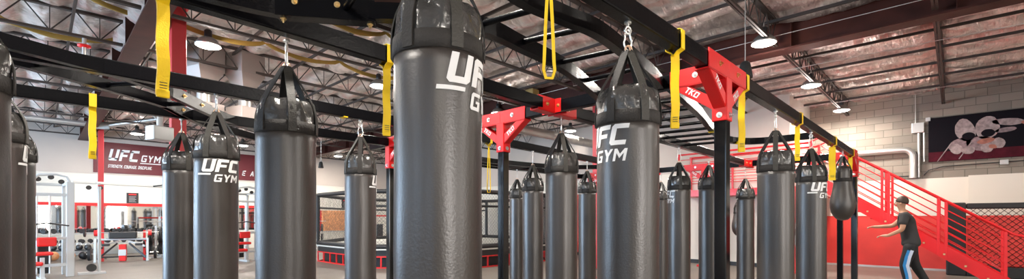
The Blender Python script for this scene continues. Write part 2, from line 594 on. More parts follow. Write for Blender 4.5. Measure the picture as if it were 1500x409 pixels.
# ------------------------------------------------------------------ roof steel
def girder(X, label):
    t = empty('roof_girder', (X, YB, 4.46), 0, label, 'girder')
    z0 = 0.0
    L = YL - YB
    mb = MB()
    mb.box(-.16, 0, 0, .16, L, .03).box(-.012, 0, .03, .012, L, .60).box(-.16, 0, .60, .16, L, .63)
    mb.build('beam', M['maroon'], t)
    yq = 0.6
    while yq < L:
        MB().box(-.15, yq, .03, .15, yq + .012, .60).build('stiffener_plate', M['maroon'], t)
        yq += 2.12
    return t
girder(1.22, 'dark red steel roof girder behind the red column and yellow strap')
girder(9.45, 'deep dark red roof girder running above the rig bracket')

def truss(y, label):
    t = empty('roof_truss', (0, y, 0), 0, label, 'truss', 'open web roof trusses')
    zb, zt = 4.56, 4.98
    for (a, b) in ((XB, 1.06), (1.38, 9.29), (9.61, XR)):
        ch = MB()
        for s in (-.022, .022):
            ch.bar((a, s, zb), (b, s, zb), .030, .045)
        ch.bar((a, 0, zt), (b, 0, zt), .09, .045)
        ch.build('chords', M['truss'], t)
    for (a, b) in ((XB, 1.06), (1.38, 9.29), (9.61, XR)):
        wb_ = MB()
        n = round((b - a) / 0.60)
        st = (b - a) / n
        for k in range(n):
            x0 = a + k * st
            wb_.tube([(x0, 0, zt), (x0 + st / 2, 0, zb)], .011, 6, caps=False)
            wb_.tube([(x0 + st / 2, 0, zb), (x0 + st, 0, zt)], .011, 6, caps=False)
            wb_.tube([(x0 + st / 2, 0, zb), (x0 + st / 2, 0, zt)], .008, 6, caps=False)
        wb_.build('web', M['truss'], t)
    return t
tr0 = None
for k in range(-3, 12):
    y = 0.20 + 2.12 * k
    if not (YB < y < YL - .2): continue
    tl = {0: 'open web truss meeting the block wall above the poster', 1: 'open web truss carrying the lamp row towards the block wall', 4: 'open web truss just behind the lamp before the twin duct drops',
          5: 'open web truss with the small red valve beneath it'}.get(k, 'dark open web steel truss running under the foil ceiling')
    if tr0 is None:
        tr0 = truss(y, tl)
    else:
        copy_tree(tr0, None, (0, y, 0), None, tl)
# thin pipes and purlins along the foil
pg = 'thin dark purlins under the foil'
x = -6.91
k = 0
p0 = None
while x < XR:
    if abs(x - 1.22) > .3 and abs(x - 9.45) > .3:
        if p0 is None:
            p0 = tag(MB().bar((0, YB + .01, 4.885), (0, YL - .01, 4.885), .038, .05).build('roof_purlin', M['truss'], None, (x, 0, 0)), 'thin dark steel purlin running across the foil ceiling', 'purlin', pg)
        else:
            q = p0.copy(); COL.objects.link(q); q.location = (x, 0, 0)
    x += 1.22
# sprinkler / gas pipes
for (a, b, lab) in (((10.6, YB + .1, 4.45), (10.6, 3.2, 4.45), 'thin pale sprinkler pipe under the foil in front of the block wall'),
                    ((8.9, YB + .1, 4.60), (8.9, 9.0, 4.60), 'thin pale pipe running along the face of the deep girder'),
                    ((14.3, YB + .1, 4.42), (14.3, 3.2, 4.42), 'thin grey sprinkler pipe nearest the block wall')):
    tag(MB().tube([a, b], .006, 8).build('sprinkler_pipe', M['galv']), lab, 'pipe')
# yellow edges of insulation drooping along the trusses at the left
for i, (yb, x0, x1) in enumerate(((9.6, -4.0, 1.0), (11.7, -3.5, 1.0), (7.6, 1.5, 6.0), (9.7, 1.6, 8.5), (13.8, -3.0, 1.0))):
    mb = MB()
    n = int((x1 - x0) / .1)
    top, bot = [], []
    for j in range(n + 1):
        xx = x0 + (x1 - x0) * j / n
        dr = abs(math.sin(PI * (xx - x0) / 1.5)) ** .6
        zt = 4.93 - 0.15 * dr
        zb = zt - .075 - 0.02 * noise.noise(Vector((xx * 3, yb, 0)))
        top.append((xx, yb, zt)); bot.append((xx, yb + .02 * math.sin(xx * 5), zb))
    vs = top + bot + [(a, b + .03, c) for a, b, c in top] + [(a, b + .03, c) for a, b, c in bot]
    m_ = n + 1
    fs = []
    for j in range(n):
        fs += [(j, j + 1, m_ + j + 1, m_ + j), (2 * m_ + j, 2 * m_ + j + 1, 3 * m_ + j + 1, 3 * m_ + j), (m_ + j, m_ + j + 1, 3 * m_ + j + 1, 3 * m_ + j)]
    mb.add(vs, fs, True)
    tag(mb.build('insulation_flap', M['insul']), 'yellow edge of roof insulation drooping beneath the foil', 'insulation', 'drooping yellow insulation edges')

# ================================================================== THE RIG
ZB = 2.405                      # underside of the beams
BW, BH = 0.078, 0.104
rig = empty('bag_rig', (0, 0, 0), 0, 'gloss black steel training rig with red corner brackets carrying the punching bags', 'training rig')

def hexbolt(c, ax, r=.013, m='gold', par=None, nm='bolt'):
    c = Vector(c); ax = Vector(ax).normalized()
    mb = MB()
    mb.disc(c + ax * .002, r * 1.35, .004, ax, 14)
    mb.tube([c, c + ax * .013], r * .85, 6)
    mb.tube([c + ax * .012, c + ax * .021], r * .4, 8)
    return mb.build(nm, M[m], par)

def beam(a, b, nm='beam', z=ZB + BH / 2, wd=BW, ht=BH, m='black'):
    return MB().bar((a[0], a[1], z), (b[0], b[1], z), wd, ht, .008).build(nm, M[m], rig)

NL = lambda x: 2.52 + (x - 0.3) * 0.045
beam((-2.6, 1.165), (9.29, 1.165))
beam((-2.6, 2.40), (3.28, 2.66))
beam((3.36, 2.66), (9.25, 2.80))
beam((-2.6, 4.00), (3.28, 4.30))
beam((3.36, 4.30), (9.25, 4.72))
beam((-2.6, 5.38), (3.28, 5.50))
beam((3.36, 5.90), (9.25, 6.60))
for X, y0, y1 in ((3.32, 1.21, 6.0), (9.25, 1.21, 6.7), (-2.6, 1.21, 5.6)):
    beam((X, y0), (X, y1), 'crossbeam')
POSTS = [(3.32, 1.165), (3.32, 3.33), (3.32, 5.50), (9.25, 1.165), (9.25, 3.58), (9.25, 6.3), (-2.6, 1.165), (-2.6, 3.3), (-2.6, 5.4)]
for X, Y in POSTS:
    MB().box(X - .042, Y - .042, 0.012, X + .042, Y + .042, ZB, .008).build('post', M['post_black'], rig)
    p = MB().box(X - .11, Y - .11, 0, X + .11, Y + .11, .012, .003).build('base_plate', M['red' if X > 9 else 'black'], rig)

def rig_text(txt, o, ux, uz, h, par, nm='bracket_lettering'):
    """white cut-out style lettering on a plate; o origin, ux text direction, uz up"""
    polys, _ = word(txt, h, slant=0.15, wx=1.0)
    o, ux, uz = Vector(o), Vector(ux).normalized(), Vector(uz).normalized()
    n = ux.cross(uz)
    mb = MB()
    for p in polys:
        mb.prism(p, lambda a, b: o + ux * a + uz * b, lambda a, b: o + ux * a + uz * b + n * .0015)
    return mb.build(nm, M['white'], par)

def gusset(par, X, Y, d, text=True):
    """triangular pair of plates with folded lip running from the sleeve up to the beam, along direction d (x or y)"""
    d = Vector(d)
    side = Vector((-d.y, d.x, 0))
    zt, zb = ZB + .005, ZB - .21
    L = .30
    mb = MB()
    for s in (-.040, .040):
        c = Vector((X, Y, 0)) + side * s
        a = c + d * .045 + Vector((0, 0, zb)); b = c + d * (.045 + L) + Vector((0, 0, zt - .01)); e = c + d * (.045 + L - .09) + Vector((0, 0, zt)); f = c + d * .045 + Vector((0, 0, zb + .085))
        off = side * .003
        vs = [a - off, b - off, e - off, f - off, a + off, b + off, e + off, f + off]
        mb.add(vs, [(0, 1, 2, 3), (4, 5, 6, 7), (0, 1, 5, 4), (1, 2, 6, 5), (2, 3, 7, 6), (3, 0, 4, 7)])
    # web between the two plates (underside)
    p0 = Vector((X, Y, zb)) + d * .05; p1 = Vector((X, Y, zt - .015)) + d * (.04 + L)
    mb.bar(p0, p1, .078, .006)
    g_ = mb.build('brace', M['red'], par)
    if text:
        c = Vector((X, Y, 0)) + side * (.0435 if side.dot(Vector((-X, -Y, 0))) > 0 else -.0435)
        sd = 1 if side.dot(Vector((-X, -Y, 0))) > 0 else -1
        a = c + d * .05 + Vector((0, 0, zb + .02)); b = c + d * (.045 + L - .06) + Vector((0, 0, zt - .035))
        u = (b - a).normalized()
        nrm = side * sd
        if u.cross(Vector((0, 0, 1))).dot(nrm) > 0:
            o, ux = a + u * .07, u
        else:
            o, ux = b - u * .04, -u
        uz = nrm.cross(ux)
        rig_text('TKO', o + nrm * .0005, ux, uz, .042, g_)
    return g_

def t_bracket(X, Y, sides, plate_x=0.26):
    """sleeve over post top + long sleeves on the beams + gussets.  sides: list of unit dirs"""
    r = MB().box(X - .052, Y - .052, ZB - .30, X + .052, Y + .052, ZB - .001, .006).build('post_sleeve', M['red'], rig)
    hexbolt((X - .052, Y, ZB - .26), (-1, 0, 0), .015, 'steel', r)
    hexbolt((X, Y - .052, ZB - .26), (0, -1, 0), .015, 'steel', r)
    for d in sides:
        dx, dy = d
        s = MB()
        L = plate_x
        if dx:
            s.box(min(X, X + dx * L), Y - .048, ZB - .012, max(X, X + dx * L), Y - .040, ZB + BH + .012, .002)
            s.box(min(X, X + dx * L), Y + .040, ZB - .012, max(X, X + dx * L), Y + .048, ZB + BH + .012, .002)
            s.box(min(X, X + dx * L), Y - .048, ZB - .016, max(X, X + dx * L), Y + .048, ZB - .004, .002)
        else:
            s.box(X - .048, min(Y, Y + dy * L), ZB - .012, X - .040, max(Y, Y + dy * L), ZB + BH + .012, .002)
            s.box(X + .040, min(Y, Y + dy * L), ZB - .012, X + .048, max(Y, Y + dy * L), ZB + BH + .012, .002)
            s.box(X - .048, min(Y, Y + dy * L), ZB - .016, X + .048, max(Y, Y + dy * L), ZB - .004, .002)
        pl = s.build('corner_bracket', M['red'], rig)
        for t in ((.17,)):
            if dx: hexbolt((X + dx * t, Y - .048, ZB + .055), (0, -1, 0), .013, 'gold', pl)
            else: hexbolt((X - .048, Y + dy * t, ZB + .055), (-1, 0, 0), .015, 'steel', pl)
        gusset(pl, X, Y, (dx, dy, 0), text=True)

t_bracket(3.32, 1.165, [(1, 0), (-1, 0), (0, 1)], .36)
t_bracket(3.32, 3.33, [(0, 1), (0, -1)], .34)
t_bracket(3.32, 5.50, [(0, -1)], .3)
t_bracket(9.25, 1.165, [(-1, 0), (0, 1)], .34)
t_bracket(9.25, 3.58, [(0, 1), (0, -1)], .40)
t_bracket(9.25, 6.30, [(0, -1)], .3)

def cross_bracket(X, Y):
    """red cleats where a long beam meets a crossbeam"""
    for s in (-1, 1):
        mb = MB()
        mb.box(X + s * .043 if s > 0 else X - .043 - .24, Y - .047, ZB - .014, X + .043 + .24 if s > 0 else X - .043, Y - .040, ZB + BH + .010, .002)
        mb.box(X + s * .043 if s > 0 else X - .043 - .24, Y + .040, ZB - .014, X + .043 + .24 if s > 0 else X - .043, Y + .047, ZB + BH + .010, .002)
        mb.box(X + s * .040 if s > 0 else X - .048, Y - .11, ZB - .010, X + .048 if s > 0 else X - .040, Y + .11, ZB + BH + .010, .002)
        mb.box(X + s * .043 if s > 0 else X - .043 - .24, Y - .047, ZB - .018, X + .043 + .24 if s > 0 else X - .043, Y + .047, ZB - .006, .002)
        c = mb.build('beam_cleat', M['red'], rig)
        hexbolt((X + s * .16, Y - .047, ZB + .05), (0, -1, 0), .013, 'gold', c)
        hexbolt((X + s * .048, Y - .08, ZB + .05), (s, 0, 0), .013, 'gold', c)
        hexbolt((X + s * .048, Y + .08, ZB + .05), (s, 0, 0), .013, 'gold', c)
for X, Y in ((3.32, 2.66), (9.25, 2.80), (3.32, 4.30), (9.25, 4.70)):
    cross_bracket(X, Y)

def smooth_path(pts, n=8):
    P_ = [Vector((p[0], p[1], 0)) for p in pts]
    out = []
    for i in range(len(P_) - 1):
        p0 = P_[max(i - 1, 0)]; p1 = P_[i]; p2 = P_[i + 1]; p3 = P_[min(i + 2, len(P_) - 1)]
        for k in range(n):
            t = k / n
            out.append(0.5 * ((2 * p1) + (-p0 + p2) * t + (2 * p0 - 5 * p1 + 4 * p2 - p3) * t * t + (-p0 + 3 * p1 - 3 * p2 + p3) * t ** 3))
    out.append(P_[-1])
    return out

def rail(pts, z0=ZB + .004, wd=.055, ht=.082, nm='ladder_rail'):
    ps = smooth_path(pts)
    vs = []
    for i, p in enumerate(ps):
        t = (ps[min(i + 1, len(ps) - 1)] - ps[max(i - 1, 0)]).normalized()
        sd = Vector((-t.y, t.x, 0)) * wd / 2
        for q, zz in ((p - sd, z0), (p + sd, z0), (p + sd, z0 + ht), (p - sd, z0 + ht)):
            vs.append((q.x, q.y, zz))
    fs = [(0, 1, 2, 3), tuple(len(vs) - 4 + k for k in (3, 2, 1, 0))]
    for i in range(len(ps) - 1):
        for k in range(4):
            fs.append((4 * i + k, 4 * i + (k + 1) % 4, 4 * i + 4 + (k + 1) % 4, 4 * i + 4 + k))
    return MB().add(vs, fs).build(nm, M['black'], rig)

def rung(a, b, z=ZB + .05, r=.017):
    return MB().tube([(a[0], a[1], z), (b[0], b[1], z)], r, 12).build('rung', M['black'], rig)

# near ladder, curving from the second beam to the first crossbeam
rail([(0.10, 2.46), (0.72, 2.38), (0.98, 2.24), (1.29, 1.95), (1.63, 1.80), (1.95, 1.82), (2.50, 1.89), (3.27, 2.13)])
rail([(0.30, 1.22), (0.75, 1.25), (0.98, 1.285), (1.5, 1.42), (1.83, 1.41), (2.16, 1.39), (2.95, 1.52), (3.27, 1.60)])
for a, b in (((.55, 2.40), (.50, 1.24)), ((1.05, 2.17), (.85, 1.27)), ((1.62, 1.80), (1.70, 1.42)), ((1.95, 1.82), (2.05, 1.40)), ((2.38, 1.87), (2.45, 1.42)), ((2.82, 1.97), (2.85, 1.50))):
    rung(a, b)
# splice sleeve with four bolts on the near rail
sp = MB()
for off in (-.034, .034):
    d_ = Vector((1.13 - .82, 2.11 - 2.36, 0)).normalized(); sd = Vector((-d_.y, d_.x, 0))
    a = Vector((.80, 2.345, ZB + .045)) + sd * off; b = Vector((1.17, 2.075, ZB + .045)) + sd * off
    sp.bar(a, b, .007, .105, .002)
sp.bar((.80, 2.345, ZB - .004), (1.17, 2.075, ZB - .004), .080, .007, .002)
spo = sp.build('splice_plate', M['black'], rig)
for t in (.2, .62):
    p = Vector((.80, 2.345, 0)).lerp(Vector((1.17, 2.075, 0)), t) - Vector((-d_.y, d_.x, 0)) * .038
    hexbolt((p.x, p.y, ZB + .06), tuple(-Vector((-d_.y, d_.x, 0))), .011, 'gold', spo)
for t in (.06, .94):
    p = Vector((.80, 2.345, 0)).lerp(Vector((1.17, 2.075, 0)), t)
    hexbolt((p.x, p.y, ZB - .008), (0, 0, -1), .011, 'gold', spo)
# far ladder, curving beyond the first crossbeam and back to the front beam
rail([(3.36, 1.56), (3.51, 1.59), (4.4, 1.76), (5.44, 2.00), (6.2, 2.10), (6.6, 1.85), (6.62, 1.22)])
rail([(3.36, 2.14), (4.0, 2.30), (4.68, 2.48), (5.45, 2.64), (6.4, 2.72)])
for t in range(8):
    xa = 3.75 + .36 * t
    rung((xa, 2.14 + (xa - 3.36) * .24 - .02 * max(0, xa - 5)), (xa + .10, 1.56 + (xa - 3.2) * .20))
# left ladder crossing the two far beams, with bolted splices
rail([(-1.2, 3.9), (-.5, 4.15), (-.11, 4.33), (.02, 4.42), (.31, 4.63), (.77, 5.02), (1.0, 5.42)])
rail([(-.6, 3.72), (.14, 4.06), (.40, 4.20), (.68, 4.46), (.97, 4.87), (1.23, 5.21), (1.73, 5.73), (2.5, 6.4)])
rail([(.77, 5.02), (1.24, 5.75), (1.91, 6.34), (2.8, 6.9)])
for a, b in (((-.02, 4.38), (.24, 4.10)), ((.36, 4.66), (.58, 4.34)), ((.80, 5.05), (.96, 4.86)), ((1.30, 5.80), (1.60, 5.60)), ((-.6, 4.1), (-.35, 3.84))):
    rung(a, b, ZB + .045, .02)
def splice(p, q, side):
    p, q = Vector((*p, 0)), Vector((*q, 0))
    d = (q - p).normalized(); sd = Vector((-d.y, d.x, 0)) * side
    mb = MB().bar(p + sd * .032 + Vector((0, 0, ZB + .045)), q + sd * .032 + Vector((0, 0, ZB + .045)), .008, .10, .002)
    o = mb.build('splice_plate', M['black'], rig)
    for t in (.25, .7):
        c = p.lerp(q, t) + sd * .036
        hexbolt((c.x, c.y, ZB + .05), tuple(sd.normalized()), .013, 'gold', o)
splice((.72, 4.52), (1.12, 5.08), -1)
splice((.82, 5.10), (1.22, 5.73), -1)
# ladder beyond the second post
rail([(3.4, 5.0), (4.6, 5.6), (5.6, 5.9), (7.2, 5.6), (8.0, 4.7)])
rail([(3.4, 5.5), (4.6, 6.05), (6.0, 6.5), (7.6, 6.3)])
for a, b in (((3.9, 5.25), (3.9, 5.75)), ((4.6, 5.6), (4.5, 6.05)), ((5.3, 5.82), (5.2, 6.3)), ((6.1, 5.88), (6.1, 6.5)), ((6.9, 5.7), (7.0, 6.45))):
    rung(a, b)
# yellow tape marks
for x, y, a in ((5.30, 1.965, .2), (6.35, 2.02, -.5), (2.05, 4.24, .05)):
    MB().box(-.022, -.041, -.003, .022, .041, .03, .001, Matrix.Translation((x, y, ZB)) @ Matrix.Rotation(a, 4, 'Z')).build('tape', M['yellow'], rig)

# ================================================================== PUNCHING BAGS
RB = 0.150          # radius
Z_BAND = 1.913      # middle of the webbing band
Z_BOT = 0.12

def carabiner(z_top, z_bot, par, r=.0045):
    c = empty  # no-op
    cx = 0.0
    h = z_top - z_bot
    pts = []
    for k in range(20):
        a = 2 * PI * k / 20
        pts.append((0.022 * math.sin(a) * (1.15 if math.cos(a) < 0 else .8), 0, (z_top + z_bot) / 2 + h / 2 * math.cos(a)))
    return MB().tube(pts, r, 8, True).build('carabiner', M['steel'], par)

def ringmesh(c, R_, r, axis='y', n=18):
    pts = []
    for k in range(n):
        a = 2 * PI * k / n
        if axis == 'y': pts.append((c[0] + R_ * math.cos(a), c[1], c[2] + R_ * math.sin(a)))
        elif axis == 'x': pts.append((c[0], c[1] + R_ * math.cos(a), c[2] + R_ * math.sin(a)))
        else: pts.append((c[0] + R_ * math.cos(a), c[1] + R_ * math.sin(a), c[2]))
    return MB().tube(pts, r, 8, True)

def logo(par, radius, z_top, scale=1.0, nm='logo'):
    """two-line white print wrapped on the front (+X side), text running so that it reads from outside"""
    h1, h2 = .098 * scale, .058 * scale
    a1, e1 = word('UFC', h1, 0, 0, .10, .22)
    wdt = e1 + .22 * h1
    polys = [[(x, y + h2 + .018 * scale) for x, y in p] for p in a1]
    g1, ge = word('GYM', h2, 0, 0, .14, .2)
    sh = wdt - (ge + .2 * h2) - .01
    polys += [[(x + sh, y) for x, y in p] for p in g1]
    bar_y = h2 + .018 * scale - .024 * scale
    polys.append([(-.030 * scale, bar_y), (sh - .02 * scale, bar_y), (sh - .018 * scale, bar_y + .014 * scale), (-.028 * scale, bar_y + .014 * scale)])
    H = h1 + h2 + .018 * scale
    mb = MB()
    for p in polys:
        for q in strips(p, .012):
            def f(r_):
                return lambda x, y: ((r_) * math.cos((x - wdt / 2) / radius), (r_) * math.sin((x - wdt / 2) / radius), z_top - H + y)
            mb.prism(q, f(radius + .0002), f(radius + .0016))
    return mb.build(nm, M['white'], par)

def ribbon(path, nrm, wd, th, mb):
    """flat strip along path; nrm(i) outward normal"""
    n = len(path)
    vs = []
    for i, p in enumerate(path):
        p = Vector(p)
        t = (Vector(path[min(i + 1, n - 1)]) - Vector(path[max(i - 1, 0)])).normalized()
        o_ = Vector(nrm(i)).normalized()
        s_ = t.cross(o_).normalized()
        o_ = s_.cross(t).normalized()
        for a, b in ((-1, -1), (1, -1), (1, 1), (-1, 1)):
            vs.append(p + s_ * a * wd / 2 + o_ * b * th / 2)
    fs = [(0, 1, 2, 3), tuple(4 * n - 4 + k for k in (3, 2, 1, 0))]
    for i in range(n - 1):
        for k in range(4):
            fs.append((4 * i + k, 4 * i + (k + 1) % 4, 4 * i + 4 + (k + 1) % 4, 4 * i + 4 + k))
    mb.add(vs, fs)
    return mb

def make_bag(with_logo=True, seed=0):
    root = empty('punching_bag', (0, 0, Z_BOT))
    o = -Z_BOT
    zb, zs = Z_BAND + o, Z_BAND + .03 + o
    prof = [(0.02, 0.0), (.09, 0.002), (.125, .010), (.142, .026), (.149, .05)]
    z = .05
    N = 26
    for k in range(1, N + 1):
        zz = .05 + (zb - .05) * k / N
        prof.append((RB, zz))
    def fn(r, z_, a):
        p = Vector((math.cos(a) * 1.3, math.sin(a) * 1.3, z_ * 2.2 + seed))
        q = Vector((math.cos(a) * .6, math.sin(a) * .6, z_ * 11 + seed))
        sg = .004 * math.sin(PI * min(1, max(0, z_ / zb)))
        return r + (noise.noise(p) * .0035 + noise.noise(q) * .0012) * min(1, z_ * 8) * min(1.0, max(0, (zb - z_) * 6)) + sg * .0
    MB().lathe(prof, 56, fn=fn).build('bag_body', M['vinyl'], root)
    # shoulder: puckered vinyl gathered above the band
    top = [(.1500, zb), (.1505, zs), (.150, zs + .03), (.1475, zs + .06), (.141, zs + .085), (.130, zs + .108), (.118, zs + .122), (.104, zs + .128), (.094, zs + .118), (.085, zs + .095), (.04, zs + .085)]
    def fs_(r, z_, a):
        u = max(0, (z_ - zs) / .128)
        return r + u * (.012 * math.sin(a * 6 + seed) + .006 * math.sin(a * 13 + 1.3 + z_ * 30) + .014 * noise.noise(Vector((math.cos(a) * 4, math.sin(a) * 4, z_ * 18 + seed))))
    MB().lathe(top, 96, fn=fs_).build('shoulder', M['vinyl_top'], root)
    # webbing band
    MB().lathe([(.1495, zb - .030), (.1545, zb - .029), (.1555, zb), (.1545, zb + .029), (.1495, zb + .030)], 56).build('band', M['web'], root)
    za = 2.262 + o
    for k in range(6):
        a = 2 * PI * k / 6 + .35
        e = Vector((math.cos(a), math.sin(a), 0))
        rp = [(.158, zb - .026), (.159, zb + .02), (.1565, zs + .04), (.1515, zs + .065), (.142, zs + .10), (.121, zs + .145), (.075, zs + .222), (.028, za - .016), (.016, za - .002)]
        path = [(e.x * r_, e.y * r_, z_) for r_, z_ in rp]
        mb = MB()
        wdt_ = .040
        ribbon(path, lambda i, e=e: (e.x, e.y, .35 if i > 4 else 0.02), wdt_, .0045, mb)
        mb.build('strap', M['web_tan' if k % 2 else 'web'], root)
    rg = ringmesh((0, .008, za + .004), .020, .0035, 'y').build('hanging_ring', M['brass'], root)
    ringmesh((.004, 0, za), .020, .0035, 'x').build('hanging_ring', M['brass'], root)
    carabiner(2.262 + .105 + o, za + .002, root)
    eb = MB()
    eb.tube([(0, 0, 2.262 + .117 + o), (0, 0, ZB + o)], .007, 8)
    eb.disc((0, 0, ZB + o - .004), .018, .008)
    pts = [(.018 * math.cos(2 * PI * k / 16), 0, 2.262 + .102 + o + .018 * math.sin(2 * PI * k / 16)) for k in range(16)]
    eb.tube(pts, .006, 8, True)
    eb.build('eye_bolt', M['steel'], root)
    if with_logo:
        logo(root, RB + .0015, zb - .040)
    return root

# X, Y, screen-side angle of the print (deg from facing the camera), height offset, label
BAGS = [
    (0.96, 1.28, 62, .085, 'largest and nearest black punching bag with white print at its right edge'),
    (0.945, 2.63, 170, 0, 'black punching bag hanging between the gym-name bag and the largest bag, no print showing'),
    (0.98, 4.20, 14, .01, 'black punching bag with the full two line white print facing front'),
    (0.98, 5.47, 180, .01, 'plain black punching bag hanging in front of the red column'),
    (2.23, 4.25, 97, -.02, 'slim black punching bag before the cage with a sliver of print at its right edge'),
    (2.034, 1.165, -50, .0, 'large black punching bag with white print wrapping off its left edge'),
    (3.425, 2.66, 175, -.03, 'plain black punching bag hanging from the red cleat beside the second post'),
    (4.99, 4.40, 180, -.06, 'plain black punching bag just beyond the one at the red cleat, on its left'),
    (6.66, 6.29, 180, -.05, 'thin distant black punching bag right beside the second black post'),
    (6.55, 4.53, 180, -.02, 'black punching bag half hidden in front of the pale red column'),
    (6.15, 2.73, -72, -.06, 'black punching bag with a little print at its left side before the cream wall'),
    (9.25, 4.50, 180, -.06, 'narrow far punching bag showing past the right edge of the large printed bag'),
    (7.30, 2.76, 180, .0, 'black punching bag mostly hidden behind the bracketed front post'),
    (9.18, 2.80, 180, -.09, 'far black punching bag hanging under the distant crossbeam on the right'),
    (4.655, 1.165, 160, -.035, 'plain black punching bag on the front beam just right of the tall post'),
    (6.09, 1.165, 52, -.045, 'black punching bag with a clipped white print on the front beam near its far end'),
    (-0.219, 2.52, 180, .0, 'biggest of the dark punching bags at the far left edge, nearly cropped away'),
    (-0.20, 4.12, 112, .0, 'dark punching bag with a sliver of white print at the far left'),
    (-0.163, 5.42, 180, .0, 'narrowest strip of dark punching bag behind the two at the far left'),
]
hidden_prints = []
protos = [make_bag(True, s) for s in (0.0, 5.3)]
for i, (x, y, th, dz, lab) in enumerate(BAGS):
    alpha = math.atan2(-y, -x)
    rz = alpha + R(th)
    if i < 2:
        b = protos[i]; b.location = (x, y, Z_BOT + dz); b.rotation_euler = (0, 0, rz)
        b['label'] = lab
    else:
        b = copy_tree(protos[i % 2], None, (x, y, Z_BOT + dz), rz, lab)
    b['category'] = 'punching bag'
    b['group'] = 'punching bags hanging on the rig'
    for c in kids(b):
        n0 = c.name.split('.')[0]
        if dz and n0 == 'eye_bolt':
            c.location = (0, 0, -dz)
        if dz and n0 == 'carabiner':
            k = (.105 - dz) / .105
            c.scale = (1, 1, k)
            c.location = (0, 0, (2.262 - Z_BOT) * (1 - k))
        if n0 == 'logo' and abs(th) > 130:
            hidden_prints.append(c)

for c in hidden_prints:
    bpy.data.objects.remove(c)

# teardrop bags
def teardrop(loc, s, rz, ztop, label, lg=True):
    t = empty('teardrop_bag', loc, rz, label, 'punching bag', 'teardrop bags')
    prof = [(.02, 0), (.07, .012), (.11, .05), (.15, .12), (.168, .20), (.172, .27), (.165, .34), (.145, .44), (.128, .54), (.12, .62), (.12, .74), (.112, .80), (.09, .84), (.05, .855)]
    prof = [(r * s, z * s) for r, z in prof]
    MB().lathe(prof, 40).build('bag_body', M['vinyl'], t)
    MB().lathe([(.119 * s, .60 * s), (.126 * s, .605 * s), (.126 * s, .655 * s), (.119 * s, .66 * s)], 40).build('band', M['web'], t)
    za = .855 * s + .14
    for k in range(4):
        a = PI / 2 * k + .4
        e = (math.cos(a), math.sin(a))
        mb = MB()
        ribbon([(e[0] * r_, e[1] * r_, z_) for r_, z_ in ((.128 * s, .62 * s), (.125 * s, .76 * s), (.10 * s, .84 * s), (.018, za))], lambda i, e=e: (e[0], e[1], .3), .035, .004, mb)
        mb.build('strap', M['web'], t)
    ringmesh((0, 0, za + .012), .02, .004).build('hanging_ring', M['steel'], t)
    n = 0
    z = za + .03
    ch = MB()
    zt = ztop - loc[2]
    while z < zt:
        zz = min(z + .03, zt)
        ch.tube([(.008, 0, z), (.008, 0, zz)] if n % 2 else [(0, .008, z), (0, .008, zz)], .003, 6)
        ch.tube([(-.008, 0, z), (-.008, 0, zz)] if n % 2 else [(0, -.008, z), (0, -.008, zz)], .003, 6)
        z += .028; n += 1
    ch.build('chain', M['steel'], t)
    if lg:
        lo = logo(t, .150 * s, .20 * s + .155, .75)
    return t
teardrop((8.15, 1.165, 1.40), .93, math.atan2(-1.165, -8.15) + R(45), ZB, 'black teardrop punching bag at the far end of the front beam')
teardrop((13.35, 4.25, .95), 1.0, 2.0, 2.08, 'small black ball-shaped bag hanging under the red landing', False)

# ================================================================== YELLOW STRAPS
def yellow_strap(x, y, z_low, label, rz=0.0, wd=.046, loop=False, wrap=True, z_top=ZB):
    t = empty('yellow_strap', (x, y, z_top), rz, label, 'strap', 'yellow webbing straps looped over the rig')
    mb = MB()
    if wrap:
        hw = .047
        path = [(0, 0.0, -.035), (0, -.02, -.012), (0, -hw, .0), (0, -hw, .055), (0, -hw, .108), (0, -hw + .01, .113), (0, 0, .114), (0, hw - .01, .113), (0, hw, .108), (0, hw, .05), (0, hw, 0), (0, .02, -.012), (0, .002, -.035)]
        nr = [(0, -.7, -1), (0, -.7, -1), (0, -1, -.3), (0, -1, 0), (0, -1, .3), (0, -.5, 1), (0, 0, 1), (0, .5, 1), (0, 1, .3), (0, 1, 0), (0, 1, -.3), (0, .7, -1), (0, .7, -1)]
        ribbon(path, lambda i: nr[i], wd, .004, mb)
    mb.build('beam_loop', M['yellow'], t)
    mb = MB()
    zl = z_low - z_top
    if loop:
        # two strands opening into a narrow eye with a round end
        pts = []
        n = 26
        for k in range(n):
            a = k / (n - 1)
            u = abs(2 * a - 1)      # 1 at the top, 0 at the bottom
            sgn = 1 if a < .5 else -1
            half = .020 * math.sin(PI * min(1, u)) ** .7 * 1.2 if u > .15 else .020 * (u / .15) ** .5 * 1.3
            if u > .15: half = .021 * (1 - (u - .15) / .85) ** .6
            pts.append((sgn * half, 0, zl + (-.02 - zl) * u))
        ribbon(pts, lambda i: (0, -1, 0.001), .012, .006, mb)
    else:
        for s in (-.004, .004):
            n = 10
            pts = [(.003 * math.sin(k * 1.1), s + .004 * math.sin(k * .9), -.025 + (zl + .03 + .0) * k / n) for k in range(n + 1)]
            ribbon(pts, lambda i: (0, -1, 0.001), wd, .0035, mb)
        mb.box(-wd / 2 - .001, -.007, zl - .004, wd / 2 + .001, .007, zl + .03, .003)
    ta = mb.build('hanging_tail', M['yellow'], t)
    tw = math.atan2(y, x) - PI / 2 - rz + .25
    ta.rotation_euler = (0, 0, tw)
    st = MB()
    for q in (0, 1, 2):
        st.box(-wd * .3, -.0095, zl + .035 + q * .012, wd * .3, -.0070, zl + .038 + q * .012)
    st.build('stitching', M['iron'], ta)
    return t
yellow_strap(.38, 2.50, 1.965, 'wide yellow strap hanging down in front of the dark red girder')
yellow_strap(.33, 5.44, 1.955, 'yellow strap hanging left of the maroon wall banner', wd=.05)
yellow_strap(1.53, 2.58, 1.955, 'yellow strap hanging just left of the largest punching bag')
yellow_strap(1.82, 5.47, 1.955, 'yellow strap hanging beside the bag with full print', wd=.05)
yellow_strap(1.42, 1.165, 1.975, 'yellow strap opening into a long thin loop at top centre', loop=True, rz=R(0))
